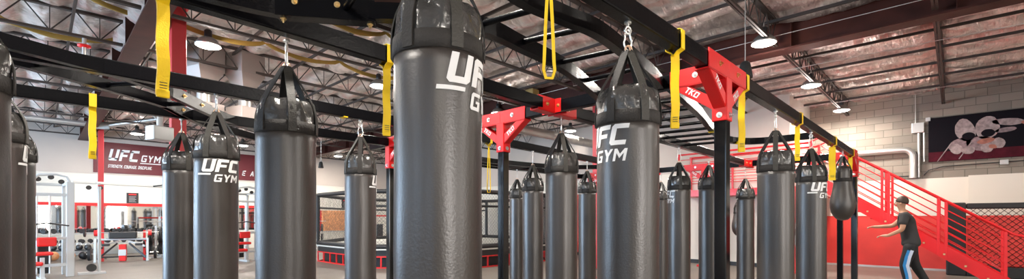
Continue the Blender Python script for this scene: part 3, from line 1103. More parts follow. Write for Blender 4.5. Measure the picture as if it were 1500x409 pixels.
yellow_strap(2.57, 1.165, 1.955, 'yellow strap knotted on the front beam left of the red bracket')
yellow_strap(3.73, 1.165, 1.94, 'yellow strap hanging right of the bracketed front post', wd=.046)
yellow_strap(5.46, 1.165, 2.03, 'yellow strap on the front beam between two punching bags', wd=.045)
yellow_strap(7.35, 1.165, 1.94, 'yellow looped strap in front of the teardrop bag', wd=.075)
yellow_strap(8.85, 1.165, 1.93, 'yellow strap on the outer end of the front beam', wd=.05)
yellow_strap(4.08, 4.36, 1.74, 'yellow strap with a loop hanging left of the second black post', loop=True, rz=R(0))

# ================================================================== COLUMNS, DUCTS, HANGING THINGS
for (X, Y, s, lab) in ((1.58, 9.10, .20, 'wide red steel column behind the plain punching bag'), (1.52, 21.5, .15, 'thin far red column in front of the wall banner'), (10.95, 7.25, .17, 'pale red column beyond the large printed bag')):
    t = empty('steel_column', (X, Y, 0), 0, lab, 'column')
    MB().box(-s / 2, -s / 2, .015, s / 2, s / 2, 4.9, .01).build('shaft', M['col_red'], t)
    MB().box(-s, -s, 0, s, s, .015).build('base_plate', M['cage_pad'], t)
    MB().box(-s * .8, -s * .8, 4.9, s * .8, s * .8, 4.93).build('cap_plate', M['col_red'], t)

# red padded panel on the office wall
tag(MB().box(XV - .08, 9.9, .12, XV - .022, 11.6, 2.35, .02).build('wall_pad', M['wall_red']), 'tall red padded panel on the cream office wall', 'wall pad')

# twin duct drops with a diffuser box
for (X, Y, lab, bz) in ((2.38, 11.15, 'left one of the twin square duct drops behind the bright lamp', 3.55), (3.10, 11.0, 'right one of the twin square duct drops behind the bright lamp', 3.55)):
    t = empty('duct_drop', (X, Y, 0), R(20), lab, 'duct', 'twin duct drops')
    MB().box(-.27, -.27, 4.50, .27, .27, 4.95, .01).build('duct_box', M['duct_dull'], t)
    mb = MB()
    a = [(-.27, -.27, 4.50), (.27, -.27, 4.50), (.27, .27, 4.50), (-.27, .27, 4.50)]
    b = [(-.14, -.14, 4.22), (.14, -.14, 4.22), (.14, .14, 4.22), (-.14, .14, 4.22)]
    mb.add(a + b, [(0, 1, 2, 3), (4, 5, 6, 7), (0, 1, 5, 4), (1, 2, 6, 5), (2, 3, 7, 6), (3, 0, 4, 7)])
    mb.build('transition', M['duct_dull'], t)
    MB().tube([(0, 0, 4.22), (0, 0, 4.05), (0, 0, 3.80)], .13, 24).build('round_duct', M['duct'], t)
    MB().box(-.26, -.26, 3.50, .26, .26, 3.80, .01).build('diffuser', M['duct_dull'], t)

# long round duct in the middle
mb = MB()
mb.tube([(6.6, 9.75, 4.22), (XV - .02, 9.75, 4.22)], .15, 24)
x = 6.7
while x < XV - .1:
    mb.tube([(x, 9.75, 4.22), (x + .02, 9.75, 4.22)], .156, 24)
    x += .35
tag(mb.build('round_duct', M['duct']), 'long round galvanised duct running to the office wall', 'duct')
for i, x in enumerate((8.0, 10.5, 13.0)):
    pass
tag(MB().box(9.02, 7.95, 4.50, 9.28, 8.22, 4.86, .02).build('insulation_batt', M['wood']), 'tan block of insulation stuffed beside the deep girder', 'insulation')
# square ceiling hatch with frame left of the largest bag
t = empty('ceiling_hatch', (3.75, 6.15, 4.58), R(0), 'dark square framed hatch under the foil left of the largest bag', 'hatch')
hf = MB()
for s in (-1, 1):
    hf.box(-.75, s * .72 - .03, 0, .75, s * .72 + .03, .3).box(s * .72 - .03, -.69, 0, s * .72 + .03, .69, .3)
hf.build('hatch_frame', M['truss'], t)
MB().box(-.69, -.69, .16, .69, .69, .20).build('hatch_panel', M['maroon'], t)

# silver pipe with elbow far left
t = empty('vent_pipe', (0, 20.6, 4.55), 0, 'thick silver pipe with an elbow crossing high at the far left', 'pipe')
MB().tube([(-5, 0, 0), (1.3, 0, 0)], .085, 16).build('pipe_run', M['galv'], t)
MB().tube([(1.25, 0, 0), (1.5, 0, 0), (1.66, -.03, .02)], .125, 16).build('coupling', M['mwhite'], t)
MB().tube([(1.6, -.02, .02), (3.0, -.9, .34)], .085, 16).build('pipe_elbow', M['galv'], t)
# white bracketed box by the red column
t = empty('mounted_speaker', (1.35, 9.0, 2.65), R(20), 'white box on tubular bracket beside the wide red column', 'speaker')
MB().box(-.17, -.12, 0, .12, .12, .22, .015).build('housing', M['mwhite'], t)
br = MB()
br.tube([(-.02, 0, .22), (-.02, 0, .62), (.12, .02, .72)], .045, 12)
br.tube([(-.02, 0, .45), (-.30, .1, .75), (-.42, .15, .95)], .018, 8)
br.tube([(-.02, .0, .30), (-.30, .1, .60)], .014, 8)
br.build('bracket', M['mwhite'], t)

# two small black pendant speakers
for (X, Y, z, lab) in ((6.45, 1.97, 3.27, 'small black cone pendant on a rod behind the red bracket'), (6.9, 16.0, 3.2, 'tiny black pendant hanging before the far cream wall')):
    t = empty('pendant_speaker', (X, Y, z), 0, lab, 'speaker')
    MB().lathe([(.088, 0), (.09, .02), (.075, .12), (.06, .19), (.045, .215), (.02, .225)], 24).build('housing', M['rubber'], t)
    MB().tube([(0, 0, .22), (0, 0, 4.95 - z)], .006, 8).build('rod', M['galv'], t)

# fire bell / red valve high left
t = empty('sprinkler_valve', (.55, 10.8, 4.38), 0, 'small red valve fitting under the roof truss near the girder', 'valve')
MB().lathe([(.02, .0), (.09, .01), (.09, .04), (.03, .06)], 16).build('handwheel', M['red'], t)
MB().tube([(0, 0, -.13), (0, 0, .18)], .03, 10).build('valve_body', M['galv'], t)

# ================================================================== FAR WALL
t = empty('wall_banner', (0, YL - .01, 0), 0, 'maroon wall banner with white gym name and motto on the far wall', 'banner')
MB().box(1.50, -.03, 3.25, 9.6, 0, 4.48).build('cloth', M['banner'], t)
def flat_text(txt, x, z, h, par, y=-.032, slant=.2, gap=.14, wx=1.0, nm='lettering', m='white'):
    polys, e = word(txt, h, x, z, gap, slant, wx)
    mb = MB()
    for p in polys:
        mb.prism(p, lambda a, b: (a, y, b), lambda a, b: (a, y - .006, b))
    mb.build(nm, M[m], par)
    return e
e = flat_text('UFC', 1.93, 3.76, .46, t, gap=.10, wx=.72)
flat_text('GYM', e + .12, 3.78, .28, t, wx=.72, slant=.18)
MB().box(e + .10, -.038, 3.70, e + .92, -.032, 3.735).build('underline', M['white'], t)
flat_text('STRENGTH. COURAGE. DISCIPLINE.', 1.93, 3.47, .125, t, wx=.46, gap=.08)
flat_text('E A', 6.72, 3.46, .24, t, wx=.8, gap=.3)
# notices
def notice(x, z0, z1, wd, lab):
    t = empty('wall_notice', (x, YL, z0), 0, lab, 'sign')
    MB().box(-wd / 2, -.025, 0, wd / 2, 0, z1 - z0).build('board', M['sign'], t)
    H = z1 - z0
    MB().box(-wd * .32, -.029, H * .78, wd * .32, -.025, H * .90).build('red_heading', M['pad_red'], t)
    mb = MB()
    for k in range(5):
        mb.box(-wd * .30, -.028, H * (.12 + .12 * k), wd * (.30 - .08 * (k % 2)), -.025, H * (.15 + .12 * k))
    mb.build('text_lines', M['mwhite'], t)
notice(2.70, 2.05, 2.48, .38, 'small black notice with red heading above the mirror')
notice(11.9, 2.0, 2.5, .45, 'small black notice on the wall seen through the cage')
# mirror band with red trim
t = empty('wall_mirror', (0, YL, 0), 0, 'long wall mirror under a red rail behind the dumbbells', 'mirror')
MB().box(-6.5, -.02, .88, 9.6, 0, 1.92).build('mirror_panel', M['mirror'], t)
MB().box(-6.5, -.05, 1.92, 9.6, 0, 2.04).build('red_rail', M['pad_red'], t)
mb = MB()
for k in range(9):
    mb.box(-6.2 + 1.95 * k, -.024, .88, -6.19 + 1.95 * k, -.02, 1.92)
mb.build('joints', M['galv'], t)
# mottled orange and red panel
t = empty('orange_wall_panel', (0, YL, 0), 0, 'orange and red panel on the far wall behind the cage', 'picture')
MB().box(10.55, -.03, .75, 12.4, 0, 1.85).build('panel', M['orange'], t)
MB().box(10.0, -.03, .75, 10.55, 0, 1.85).build('red_panel', M['pad_red'], t)
MB().box(9.95, -.036, .68, 12.45, -.0, .75).build('frame', M['mwhite'], t)

# ------------------------------------------------------------------ dumbbell rack
rk = empty('dumbbell_rack', (0.0, 23.75, 0), 0, 'long white two-tier dumbbell rack along the far wall', 'rack')
for z, nm in ((.86, 'shelf'), (.48, 'shelf')):
    MB().box(-2.2, -.16, z - .04, 3.75, .16, z).build(nm, M['mwhite'], rk)
for x in (-2.15, -.2, 1.75, 3.65):
    MB().bar((x, 0, 0), (x, .12, .95), .06, .06).build('upright', M['mwhite'], rk)
db0 = None
for tier, z in enumerate((.942, .562)):
    n = 24
    for k in range(n):
        x = -2.05 + k * .245
        lab = 'black dumbbell resting on the white rack, ' + ('upper tier' if tier == 0 else 'lower tier')
        if db0 is None:
            db0 = empty('dumbbell', (x, 23.75, z), 0, lab, 'dumbbell', 'dumbbells on the white rack')
            for s in (-1, 1):
                MB().tube([(0, s * .06, 0), (0, s * .065, 0), (0, s * .15, 0), (0, s * .155, 0)], [.065, .082, .082, .065], 12).build('weight_head', M['iron'], db0)
            MB().tube([(0, -.06, 0), (0, .06, 0)], .016, 8).build('grip', M['steel'], db0)
            d = db0
        else:
            d = copy_tree(db0, None, (x, 23.75, z), R(random.uniform(-14, 14)), lab)
        d['group'] = 'dumbbells on the upper tier' if tier == 0 else 'dumbbells on the lower tier'

# ------------------------------------------------------------------ bench press station
bs = empty('weight_bench', (1.98, 20.0, 0), R(-12), 'weight bench station with black pad, red uprights and loaded bar', 'weight bench')
for x in (-.66, .66):
    MB().bar((x, -.35, 0.02), (x, -.30, .78), .06, .06, .01).build('leg', M['mwhite'], bs)
    MB().bar((x * .82, .1, 0.0), (x * .82, .1, 1.02), .09, .07, .01).build('red_upright', M['pad_red'], bs)
    MB().bar((x, -.4, .03), (x, .5, .03), .07, .05, .01).build('foot', M['mwhite'], bs)
    MB().bar((x * .9, -.3, .50), (x * .2, .05, .66), .05, .05).build('side_brace', M['mwhite'], bs)
    for k in range(2):
        MB().tube([(x * (1.22 + .06 * k), .05, .26), (x * (1.22 + .06 * k) + (.035 if x > 0 else -.035), .05, .26)], .22, 24).build('stored_plate', M['iron'], bs)
    MB().tube([(x * 1.05, .05, .26), (x * 1.40, .05, .26)], .025, 10).build('plate_peg', M['steel'], bs)
    MB().tube([(x * .98, .06, .94), (x * 1.12, .06, .94)], .10, 20).build('bar_collar', M['pad_red'], bs)
MB().box(-.36, -.22, .76, .36, .04, .98, .03).build('black_pad', M['pad_black'], bs)
MB().box(-.60, -.06, .70, .60, 0, .76, .01).build('cross_rail', M['mwhite'], bs)
MB().box(-.64, -.03, .12, .64, .03, .17, .01).build('lower_rail', M['iron'], bs)
MB().box(-.09, -.28, .02, .09, .05, .56, .01).build('centre_post', M['pad_red'], bs)
MB().box(-.10, -.30, .20, .10, -.28, .40, .005).build('placard', M['mwhite'], bs)
MB().tube([(-1.0, .06, .96), (1.0, .06, .96)], .014, 10).build('barbell', M['steel'], bs)
for sx in (-1, 1):
    MB().bar((sx * .62, -.25, .10), (sx * .15, -.05, .60), .05, .05, .008).build('lower_brace', M['iron'], bs)
    MB().bar((sx * .55, -.20, .66), (sx * .55, .35, .20), .05, .05, .008).build('rear_brace', M['iron'], bs)
    MB().box(sx * .42 - .10, -.30, .52, sx * .42 + .10, -.12, .60, .02).build('arm_pad', M['pad_black'], bs)
    MB().tube([(sx * .95, .06, .96), (sx * .99, .06, .96)], .14, 22).build('bar_plate', M['iron'], bs)

t = empty('plate_tree', (2.95, 20.7, 0), R(-20), 'upright plate tree loaded with black plates right of the weight bench', 'weight rack')
MB().bar((-.35, 0, .03), (.35, 0, .03), .08, .06, .01).build('foot', M['mwhite'], t)
MB().bar((0, 0, .03), (0, 0, 1.15), .07, .07, .01, up=(0, 1, 0)).build('upright', M['mwhite'], t)
for z, r in ((.34, .22), (.72, .17), (1.0, .13)):
    for sx in (-1, 1):
        MB().tube([(0, 0, z), (sx * .30, 0, z)], .02, 8).build('peg', M['steel'], t)
        for q in (.08, .13, .18):
            MB().tube([(sx * q, 0, z), (sx * (q + .035), 0, z)], r, 22).build('weight_plate', M['iron'], t)
t = empty('kettlebell_shelf', (.75, 21.2, 0), R(-8), 'low black shelf of dark kettlebells behind the slim column', 'rack')
MB().box(-.55, -.15, .34, .55, .15, .37, .005).build('shelf', M['iron'], t)
for x_ in (-.5, .5):
    MB().box(x_ - .03, -.15, 0, x_ + .03, .15, .34, .005).build('side_frame', M['iron'], t)
kb = None
for k in range(5):
    c_ = Vector((-.42 + .21 * k, 0, .37)); c_.rotate(Matrix.Rotation(R(-8), 3, 'Z'))
    if kb is None:
        kb = empty('kettlebell', (.75 + c_.x, 21.2 + c_.y, .37), 0, 'dark kettlebell standing on the low black shelf', 'kettlebell', 'kettlebells on the low shelf')
        MB().lathe([(.05, 0), (.085, .03), (.095, .08), (.08, .14), (.045, .17)], 18).build('bell', M['iron'], kb)
        MB().tube([(-.05, 0, .14), (-.055, 0, .20), (-.03, 0, .235), (.03, 0, .235), (.055, 0, .20), (.05, 0, .14)], .014, 8).build('grip', M['steel'], kb)
    else:
        copy_tree(kb, None, (.75 + c_.x, 21.2 + c_.y, .37), R(random.uniform(-20, 20)))

# medicine balls / stacked plates beside the bench
for i, (x, y, r, m_) in enumerate(((0.35, 21.9, .15, 'orange'), (.75, 22.0, .15, 'orange'), (1.1, 21.8, .14, 'iron'))):
    mb = MB()
    prof = [(max(.005, r * math.sin(PI * k / 12)), r - r * math.cos(PI * k / 12)) for k in range(13)]
    mb.lathe(prof, 20)
    o = mb.build('medicine_ball', M[m_], None, (x, y, 0))
    tag(o, ['orange medicine ball on the floor nearest the tower', 'orange medicine ball between two other balls', 'black medicine ball next to the bench'][i], 'ball')

# ------------------------------------------------------------------ cable machines
def cable_machine(loc, rz, label):
    t = empty('cable_machine', loc, rz, label, 'gym machine', 'white cable machines')
    for x, y in ((-.45, -.35), (.45, -.35), (-.45, .35), (.45, .35)):
        wd = .15 if (x > 0 and y < 0) else .07
        MB().bar((x, y, 0), (x, y, 2.33), wd, .08, .015, up=(0, 1, 0)).build('frame_post', M['mwhite'], t)
    for a, b, z in (((-.5, -.35), (.5, -.35), 2.0), ((-.5, .35), (.5, .35), 2.28), ((-.45, -.35), (-.45, .35), 2.28), ((.45, -.35), (.45, .35), 2.28), ((-.5, -.35), (.5, -.35), .95), ((-.5, -.35), (.5, -.35), .30)):
        MB().bar((*a, z), (*b, z), .07, .07, .01).build('frame_rail', M['mwhite'], t)
    for x in (-.30, -.12, .1):
        MB().tube([(x, -.30, .1), (x, -.30, 2.0)], .018, 8).build('guide_rod', M['steel'], t)
    MB().box(-.36, -.18, .10, .10, .02, .90, .01).build('weight_stack', M['iron'], t)
    for x, z in ((-.35, 2.50), (-.1, 2.36), (.12, 2.42), (.3, 2.32)):
        MB().tube([(x, -.32, z - .0), (x, -.27, z)], .055, 18).build('pulley', M['iron'], t)
    arch = [(-.2, -.35, 2.33), (-.1, -.35, 2.46), (.2, -.35, 2.5), (.4, -.35, 2.45), (.47, -.35, 2.25)]
    MB().tube(arch, .035, 10).build('top_arch', M['mwhite'], t)
    MB().box(-.42, -.75, .56, .10, -.42, .64, .03).build('seat_pad', M['pad_red'], t)
    MB().box(-.14, -.46, .76, .20, -.40, .98, .03).build('back_pad', M['pad_red'], t)
    MB().box(-.40, -.95, .34, -.10, -.70, .43, .03).build('knee_pad', M['pad_red'], t)
    MB().bar((-.1, -.8, 0), (-.1, -.8, .52), .07, .07).build('seat_post', M['mwhite'], t)
    MB().bar((-.1, -.95, .03), (-.1, .35, .03), .08, .06).build('floor_rail', M['mwhite'], t)
    MB().tube([(-.4, -.5, 1.25), (.0, -.6, 1.32), (.4, -.5, 1.25)], .018, 8).build('handle_bar', M['iron'], t)
    return t
cable_machine((.05, 15.9, 0), R(8), 'white cable machine with red pads beside the leftmost bags')
cable_machine((4.75, 17.6, 0), R(8), 'white cable machine with red pads between two punching bags')
# crossover arm with slim column
t = empty('cable_crossover_bar', (0.6, 16.4, 0), 0, 'long pull-up crossbar on a slim column joining the cable machines', 'gym machine')
MB().bar((0, 0, 2.38), (4.3, 1.45, 2.38), .08, .07, .01).build('crossbar', M['mwhite'], t)
MB().tube([(.50, -.45, .03), (.50, -.45, 2.25)], .035, 12).build('column', M['mwhite'], t)
for dx in (.30, .52):
    MB().tube([(dx, -.42, 2.22), (dx, -.36, 2.22)], .055, 18).build('pulley', M['iron'], t)
MB().bar((.50, -.45, 2.32), (.50, .17, 2.38), .05, .05).build('pulley_arm', M['mwhite'], t)
MB().box(.10, -.62, 0, .62, -.30, .05).build('foot', M['mwhite'], t)
MB().tube([(.35, -.50, .16), (.35, -.40, .16)], .10, 18).build('floor_pulley', M['iron'], t)
grip = [(1.75, .52, 2.37), (2.0, .35, 2.42), (2.3, .45, 2.30), (2.5, .80, 2.20), (2.9, .95, 2.20), (3.1, .80, 2.32), (3.4, .8, 2.4), (3.6, 1.18, 2.37)]
MB().tube(grip, .022, 10).build('pull_up_handles', M['rubber'], t)

# gym machines reflected/behind the cage: simple but shaped racks
def strength_rack(loc, rz, label, hh=1.7):
    t = empty('strength_machine', loc, rz, label, 'gym machine')
    for x in (-.4, .4):
        MB().bar((x, 0, 0), (x, 0, hh), .07, .07, .01, up=(0, 1, 0)).build('upright', M['mwhite'], t)
        MB().bar((x, -.5, .04), (x, .5, .04), .07, .07, .01).build('foot', M['mwhite'], t)
        MB().bar((x, .45, .05), (x, 0, hh * .8), .05, .05, .01).build('brace', M['iron'], t)
        for k in range(2):
            MB().tube([(x * 1.35, -.05, .55 + .45 * k), (x * 1.55, -.05, .55 + .45 * k)], .17, 20).build('plate', M['iron'], t)
    MB().bar((-.4, 0, hh - .05), (.4, 0, hh - .05), .07, .07, .01).build('top_rail', M['pad_red'], t)
    MB().box(-.15, -.5, .45, .15, .1, .55, .03).build('seat_pad', M['pad_red'], t)
    MB().box(-.15, .08, .55, .15, .18, 1.15, .03).build('back_pad', M['pad_black'], t)
    MB().bar((0, -.2, 0), (0, -.2, .45), .08, .08).build('seat_post', M['mwhite'], t)
    MB().tube([(-.75, -.05, 1.3), (.75, -.05, 1.3)], .018, 8).build('bar', M['steel'], t)
    return t
strength_rack((8.7, 21.5, 0), R(-30), 'pale strength machine with dark plates behind the left of the cage')
strength_rack((13.0, 18.6, 0), R(-40), 'strength machine with red top rail seen through the cage mesh', 1.8)
strength_rack((11.6, 20.2, 0), R(-30), 'strength machine with plates behind the middle of the cage', 1.6)
strength_rack((-1.6, 20.8, 0), R(10), 'strength machine behind the leftmost cable machine', 1.5)
strength_rack((3.6, 21.6, 0), R(0), 'strength machine standing near the end of the dumbbell rack', 1.5)

# ================================================================== FIGHT CAGE
cg = empty('fight_cage', (10.25, 13.6, 0), 0, 'octagonal fight cage on a black platform with red framed vents', 'fight cage')
ap = 3.8
s2 = ap * math.tan(PI / 8)
cor = []
for k in range(8):
    a = PI / 8 + k * PI / 4
    rr = ap / math.cos(PI / 8)
    cor.append(Vector((rr * math.cos(a), rr * math.sin(a), 0)))
def oct_prism(z0, z1, sc=1.0):
    vs = [(c.x * sc, c.y * sc, z0) for c in cor] + [(c.x * sc, c.y * sc, z1) for c in cor]
    fs = [tuple(range(8))[::-1], tuple(range(8, 16))] + [(i, (i + 1) % 8, 8 + (i + 1) % 8, 8 + i) for i in range(8)]
    return MB().add(vs, fs)
oct_prism(.0, .34, .95).build('dark_core', M['cage_pad'], cg)
oct_prism(.34, .52, 1.0).build('apron', M['cage_pad'], cg)
oct_prism(.52, .56, 1.02).build('canvas', M['mat_white'], cg)
for k in range(8):
    a, b = cor[k], cor[(k + 1) % 8]
    d = b - a
    n = Vector((d.y, -d.x, 0)).normalized()
    if n.dot(a) < 0: n = -n
    # only sides that can be seen get the vent frame lines
    vf = MB()
    for z in (.02, .33):
        vf.bar(a + Vector((0, 0, z)), b + Vector((0, 0, z)), .04, .035)
    m_ = 7
    for q in range(m_ + 1):
        p = a.lerp(b, q / m_)
        vf.bar(p + Vector((0, 0, .0)), p + Vector((0, 0, .34)), .04, .035, up=(n.x, n.y, 0))
    vf.build('vent_frame', M['pad_red'], cg)
    MB().bar(a + Vector((0, 0, .56)), a + Vector((0, 0, 2.24)), .11, .11, .03, up=(a.x, a.y, 0)).build('cage_post', M['cage_pad'], cg)
    MB().tube([a + Vector((0, 0, 2.20)), b + Vector((0, 0, 2.20))], .065, 12).build('top_rail', M['cage_pad'], cg)
    MB().tube([a + Vector((0, 0, .62)), b + Vector((0, 0, .62))], .07, 12).build('bottom_rail', M['cage_pad'], cg)
    if k in (0, 1, 2, 5, 4):
        MB().tube([a + Vector((0, 0, 1.78)), b + Vector((0, 0, 1.78))], .035, 10).build('middle_rail', M['cage_pad'], cg)
    # chain-link: diagonal wires both ways
    wm = MB()
    L = d.length
    u = d.normalized()
    z0, z1 = .66, 2.16
    H = z1 - z0
    stp = .11
    q = -H
    while q < L:
        for sgn in (1, -1):
            x0, x1 = q, q + H
            xa, xb = max(x0, 0), min(x1, L)
            if xb - xa > .02:
                za_, zb_ = (z0 + (xa - x0), z0 + (xb - x0)) if sgn > 0 else (z1 - (xa - x0), z1 - (xb - x0))
                wm.tube([a + u * xa + Vector((0, 0, za_)), a + u * xb + Vector((0, 0, zb_))], .0035, 3, caps=False)
        q += stp
    wm.build('mesh_panel', M['iron'], cg)
# grey storage bin beside the cage
t = empty('storage_bin', (6.45, 9.3, 0), R(20), 'dark grey bin piled with gear beside the cage', 'bin')
MB().box(-.45, -.32, 0, .45, .32, .52, .03).build('bin_body', M['iron'], t)
MB().box(-.48, -.35, .52, .48, .35, .57, .015).build('rim', M['truss'], t)
for i, (dx, dy, dz, m_) in enumerate(((-.25, 0, .62, 'mwhite'), (.05, -.1, .64, 'orange'), (.28, .05, .62, 'iron'), (-.05, .12, .72, 'iron'), (.15, .1, .74, 'pad_red'))):
    r = .12
    prof = [(max(.004, r * math.sin(PI * k / 8)), r * .7 - r * .7 * math.cos(PI * k / 8)) for k in range(9)]
    o = MB().lathe(prof, 14).build('training_glove', M[m_], None, (6.45 + dx * .94 - dy * .34, 9.3 + dy * .94 + dx * .34, dz - .05))
    tag(o, ['white', 'orange', 'black lower', 'black upper', 'red'][i] + ' padded glove heaped on the dark bin by the cage', 'glove', 'gloves heaped on the bin')

# ================================================================== RIGHT SIDE: STAIRCASE
ST = empty('steel_staircase', (0, 0, 0), 0, 'bright red steel staircase with railings rising to a landing', 'staircase')
X0, X1 = 13.65, 14.55
sl = .715
def zs_low(y): return .42 + sl * y
Y0, Y1 = -.78, 2.45
for X in (X0, X1):
    mb = MB()
    prof = [(Y0 + .15, 0.0), (Y0 - .2, 0.0), (Y0 - .2, .02), (Y0 - .05, .18), (Y1, zs_low(Y1) + .30), (Y1 + .25, 2.30), (Y1 + .25, 2.02), (Y1, zs_low(Y1)), ]
    mb.prism(prof, lambda a, b, X=X: (X - .02, a, b), lambda a, b, X=X: (X + .02, a, b))
    mb.build('stringer', M['stair_red'], ST)
n = 12
for k in range(n):
    y = Y0 + .05 + (Y1 - Y0) * k / n
    z = .18 + 2.1 * k / n
    MB().box(X0 + .02, y, z, X1 - .02, y + .27, z + .035, .004).build('tread', M['stair_red'], ST)
LY1 = 6.1
MB().box(X0 - .02, Y1 + .22, 2.08, XV - .01, LY1, 2.27, .005).build('landing', M['stair_red'], ST)
MB().box(XV, Y1 + .22, 2.08, XR - .1, 3.28, 2.27, .005).build('landing_return', M['stair_red'], ST)
for (x, y) in ((X0 + .05, 3.0), (X0 + .05, 5.35), (X0 + .05, LY1 - .08)):
    q = MB().box(x - .05, y - .05, 0, x + .05, y + .05, 2.08, .006).build('landing_post', M['stair_red'], ST)
    MB().box(x - .14, y - .14, 0, x + .14, y + .14, .05, .01).build('foot_plate', M['red'], q)
def hz(y): return 1.02 + .12 + sl * (y - Y0)        # handrail height over the floor
for X in (X0, X1):
    # handrail
    pts = [(X, Y0 - .32, hz(Y0) - .10), (X, Y0 - .1, hz(Y0) - .04), (X, Y1, hz(Y1)), (X, Y1 + .2, 3.36), (X, LY1, 3.36)]
    MB().tube(pts, .026, 10).build('handrail', M['stair_red'], ST)
    for k in range(1, 6):
        f = k * .165
        pts = [(X, Y0, hz(Y0) - f), (X, Y1, hz(Y1) - f), (X, Y1 + .2, 3.36 - f), (X, LY1, 3.36 - f)]
        MB().tube(pts, .010, 8).build('rail_bar', M['stair_red'], ST)
    for y in (Y0 + .02, .12, .24, 1.20, 1.08):
        MB().bar((X, y, zs_low(y) + .05 if y > Y0 + .1 else 0), (X, y, hz(y)), .05, .05, .004, up=(0, 1, 0)).build('railing_post', M['stair_red'], ST)
    for y in (2.6, 3.7, 4.8, LY1 - .04):
        MB().bar((X, y, 2.1), (X, y, 3.36), .05, .05, .004, up=(0, 1, 0)).build('railing_post', M['stair_red'], ST)
mbp = MB()
for k in range(9):
    y = Y0 + .25 + k * .33
    mbp.box(X0 - .028, y, zs_low(y) + .12, X0 - .018, y + .035, zs_low(y) + .155)
mbp.build('bolt_heads', M['gold'], ST)

# second cage panel along the right wall
cp = empty('cage_wall_panel', (16.0, 0, 0), 0, 'black padded cage wall with chain-link over red at the right', 'cage wall')
MB().box(-.11, -.22, 0, .11, .14, 1.82, .03).build('corner_pad', M['cage_pad'], cp)
MB().box(-.06, -5.9, 1.66, .06, -.22, 1.80, .03).build('top_pad', M['cage_pad'], cp)
MB().box(-.08, -5.9, 0, .08, -.22, .27, .02).build('bottom_pad', M['cage_pad'], cp)
MB().box(-.10, -6.0, 0, .10, -5.9, 1.82, .02).build('end_post', M['cage_pad'], cp)
MB().box(-.03, -5.88, .30, -.015, -.24, 1.50).build('red_backing', M['wall_red'], cp)
wm = MB()
z0, z1 = .27, 1.66
H = z1 - z0
q = -H
L = 5.6
while q < L:
    for sgn in (1, -1):
        xa, xb = max(q, 0), min(q + H, L)
        if xb - xa > .02:
            za_, zb_ = (z0 + (xa - q), z0 + (xb - q)) if sgn > 0 else (z1 - (xa - q), z1 - (xb - q))
            wm.tube([(-.045, -.26 - xa, za_), (-.045, -.26 - xb, zb_)], .006, 4, caps=False)
    q += .13
wm.build('mesh_panel', M['maroon'], cp)

# ------------------------------------------------------------------ poster
ps = empty('wall_poster', (XR, 0, 0), 0, 'wide dark poster of two athletes in pale suits on the block wall', 'poster')
py0, py1, pz0, pz1 = .50, -2.35, 2.98, 4.18     # left edge has the larger y
MB().box(-.05, py1, pz0, 0, py0, pz1).build('board', M['poster'], ps)
MB().box(-.052, py1 + .005, pz0 + .005, -.05, py0 - .005, pz0 + .26).build('red_field', M['poster_red'], ps)
def pblob(cu, cv, ru, rv, m_, lay, rot=0, n=18, sq=0.15, seed=0):
    """irregular flat shape; u runs from the left edge, v up from the bottom edge"""
    pl = []
    for k in range(n):
        a = 2 * PI * k / n
        j = 1 + sq * noise.noise(Vector((math.cos(a) * 1.5 + seed, math.sin(a) * 1.5, seed)))
        x, y = ru * math.cos(a) * j, rv * math.sin(a) * j
        pl.append((cu + x * math.cos(rot) - y * math.sin(rot), cv + x * math.sin(rot) + y * math.cos(rot)))
    t_ = .0535 + lay * .0015
    mb = MB().prism(pl, lambda u, v: (-.052, py0 - u, pz0 + v), lambda u, v: (-t_, py0 - u, pz0 + v))
    mb.build('printed_figure', M[m_], ps)
pblob(.72, .78, .19, .30, 'poster_grey', 1, .25, seed=1)
pblob(1.12, .80, .22, .30, 'poster_grey', 1, -.1, seed=2)
pblob(.62, .42, .24, .16, 'poster_mid', 1, .5, seed=3)
pblob(1.02, .40, .30, .18, 'poster_mid', 1, -.2, seed=4)
pblob(.55, .30, .12, .13, 'poster_grey', 2, .3, seed=5)
pblob(.78, .25, .13, .10, 'poster_grey', 2, .1, seed=6)
pblob(1.12, .28, .12, .12, 'poster_grey', 2, .1, seed=7)
pblob(1.32, .38, .12, .14, 'poster_grey', 2, .4, seed=8)
pblob(1.10, .46, .16, .07, 'poster_skin', 3, .2, seed=9)
pblob(1.22, .30, .08, .05, 'poster_skin', 3, -.4, seed=10)
pblob(1.50, .90, .28, .09, 'poster_grey', 1, -.12, seed=11)
pblob(1.82, .84, .12, .05, 'poster_skin', 2, -.2, seed=12)
pblob(1.45, .70, .20, .06, 'poster_mid', 1, .1, seed=13)
pblob(.78, .62, .125, .10, 'poster', 4, 0, sq=.05, seed=14)
pblob(1.14, .66, .125, .10, 'poster', 4, 0, sq=.05, seed=15)
for k, (u0, v0, u1, v1) in enumerate(((.18, .0, .46, .48), (.60, .03, .86, .50), (1.78, 1.0, 1.92, 1.19))):
    du, dv = u1 - u0, v1 - v0
    L_ = math.hypot(du, dv); nu, nv = -dv / L_ * .010, du / L_ * .010
    pl = [(u0 - nu, v0 - nv), (u1 - nu, v1 - nv), (u1 + nu, v1 + nv), (u0 + nu, v0 + nv)]
    MB().prism(pl, lambda u, v: (-.052, py0 - u, pz0 + v), lambda u, v: (-.0615, py0 - u, pz0 + v)).build('printed_line', M['poster_grey'], ps)

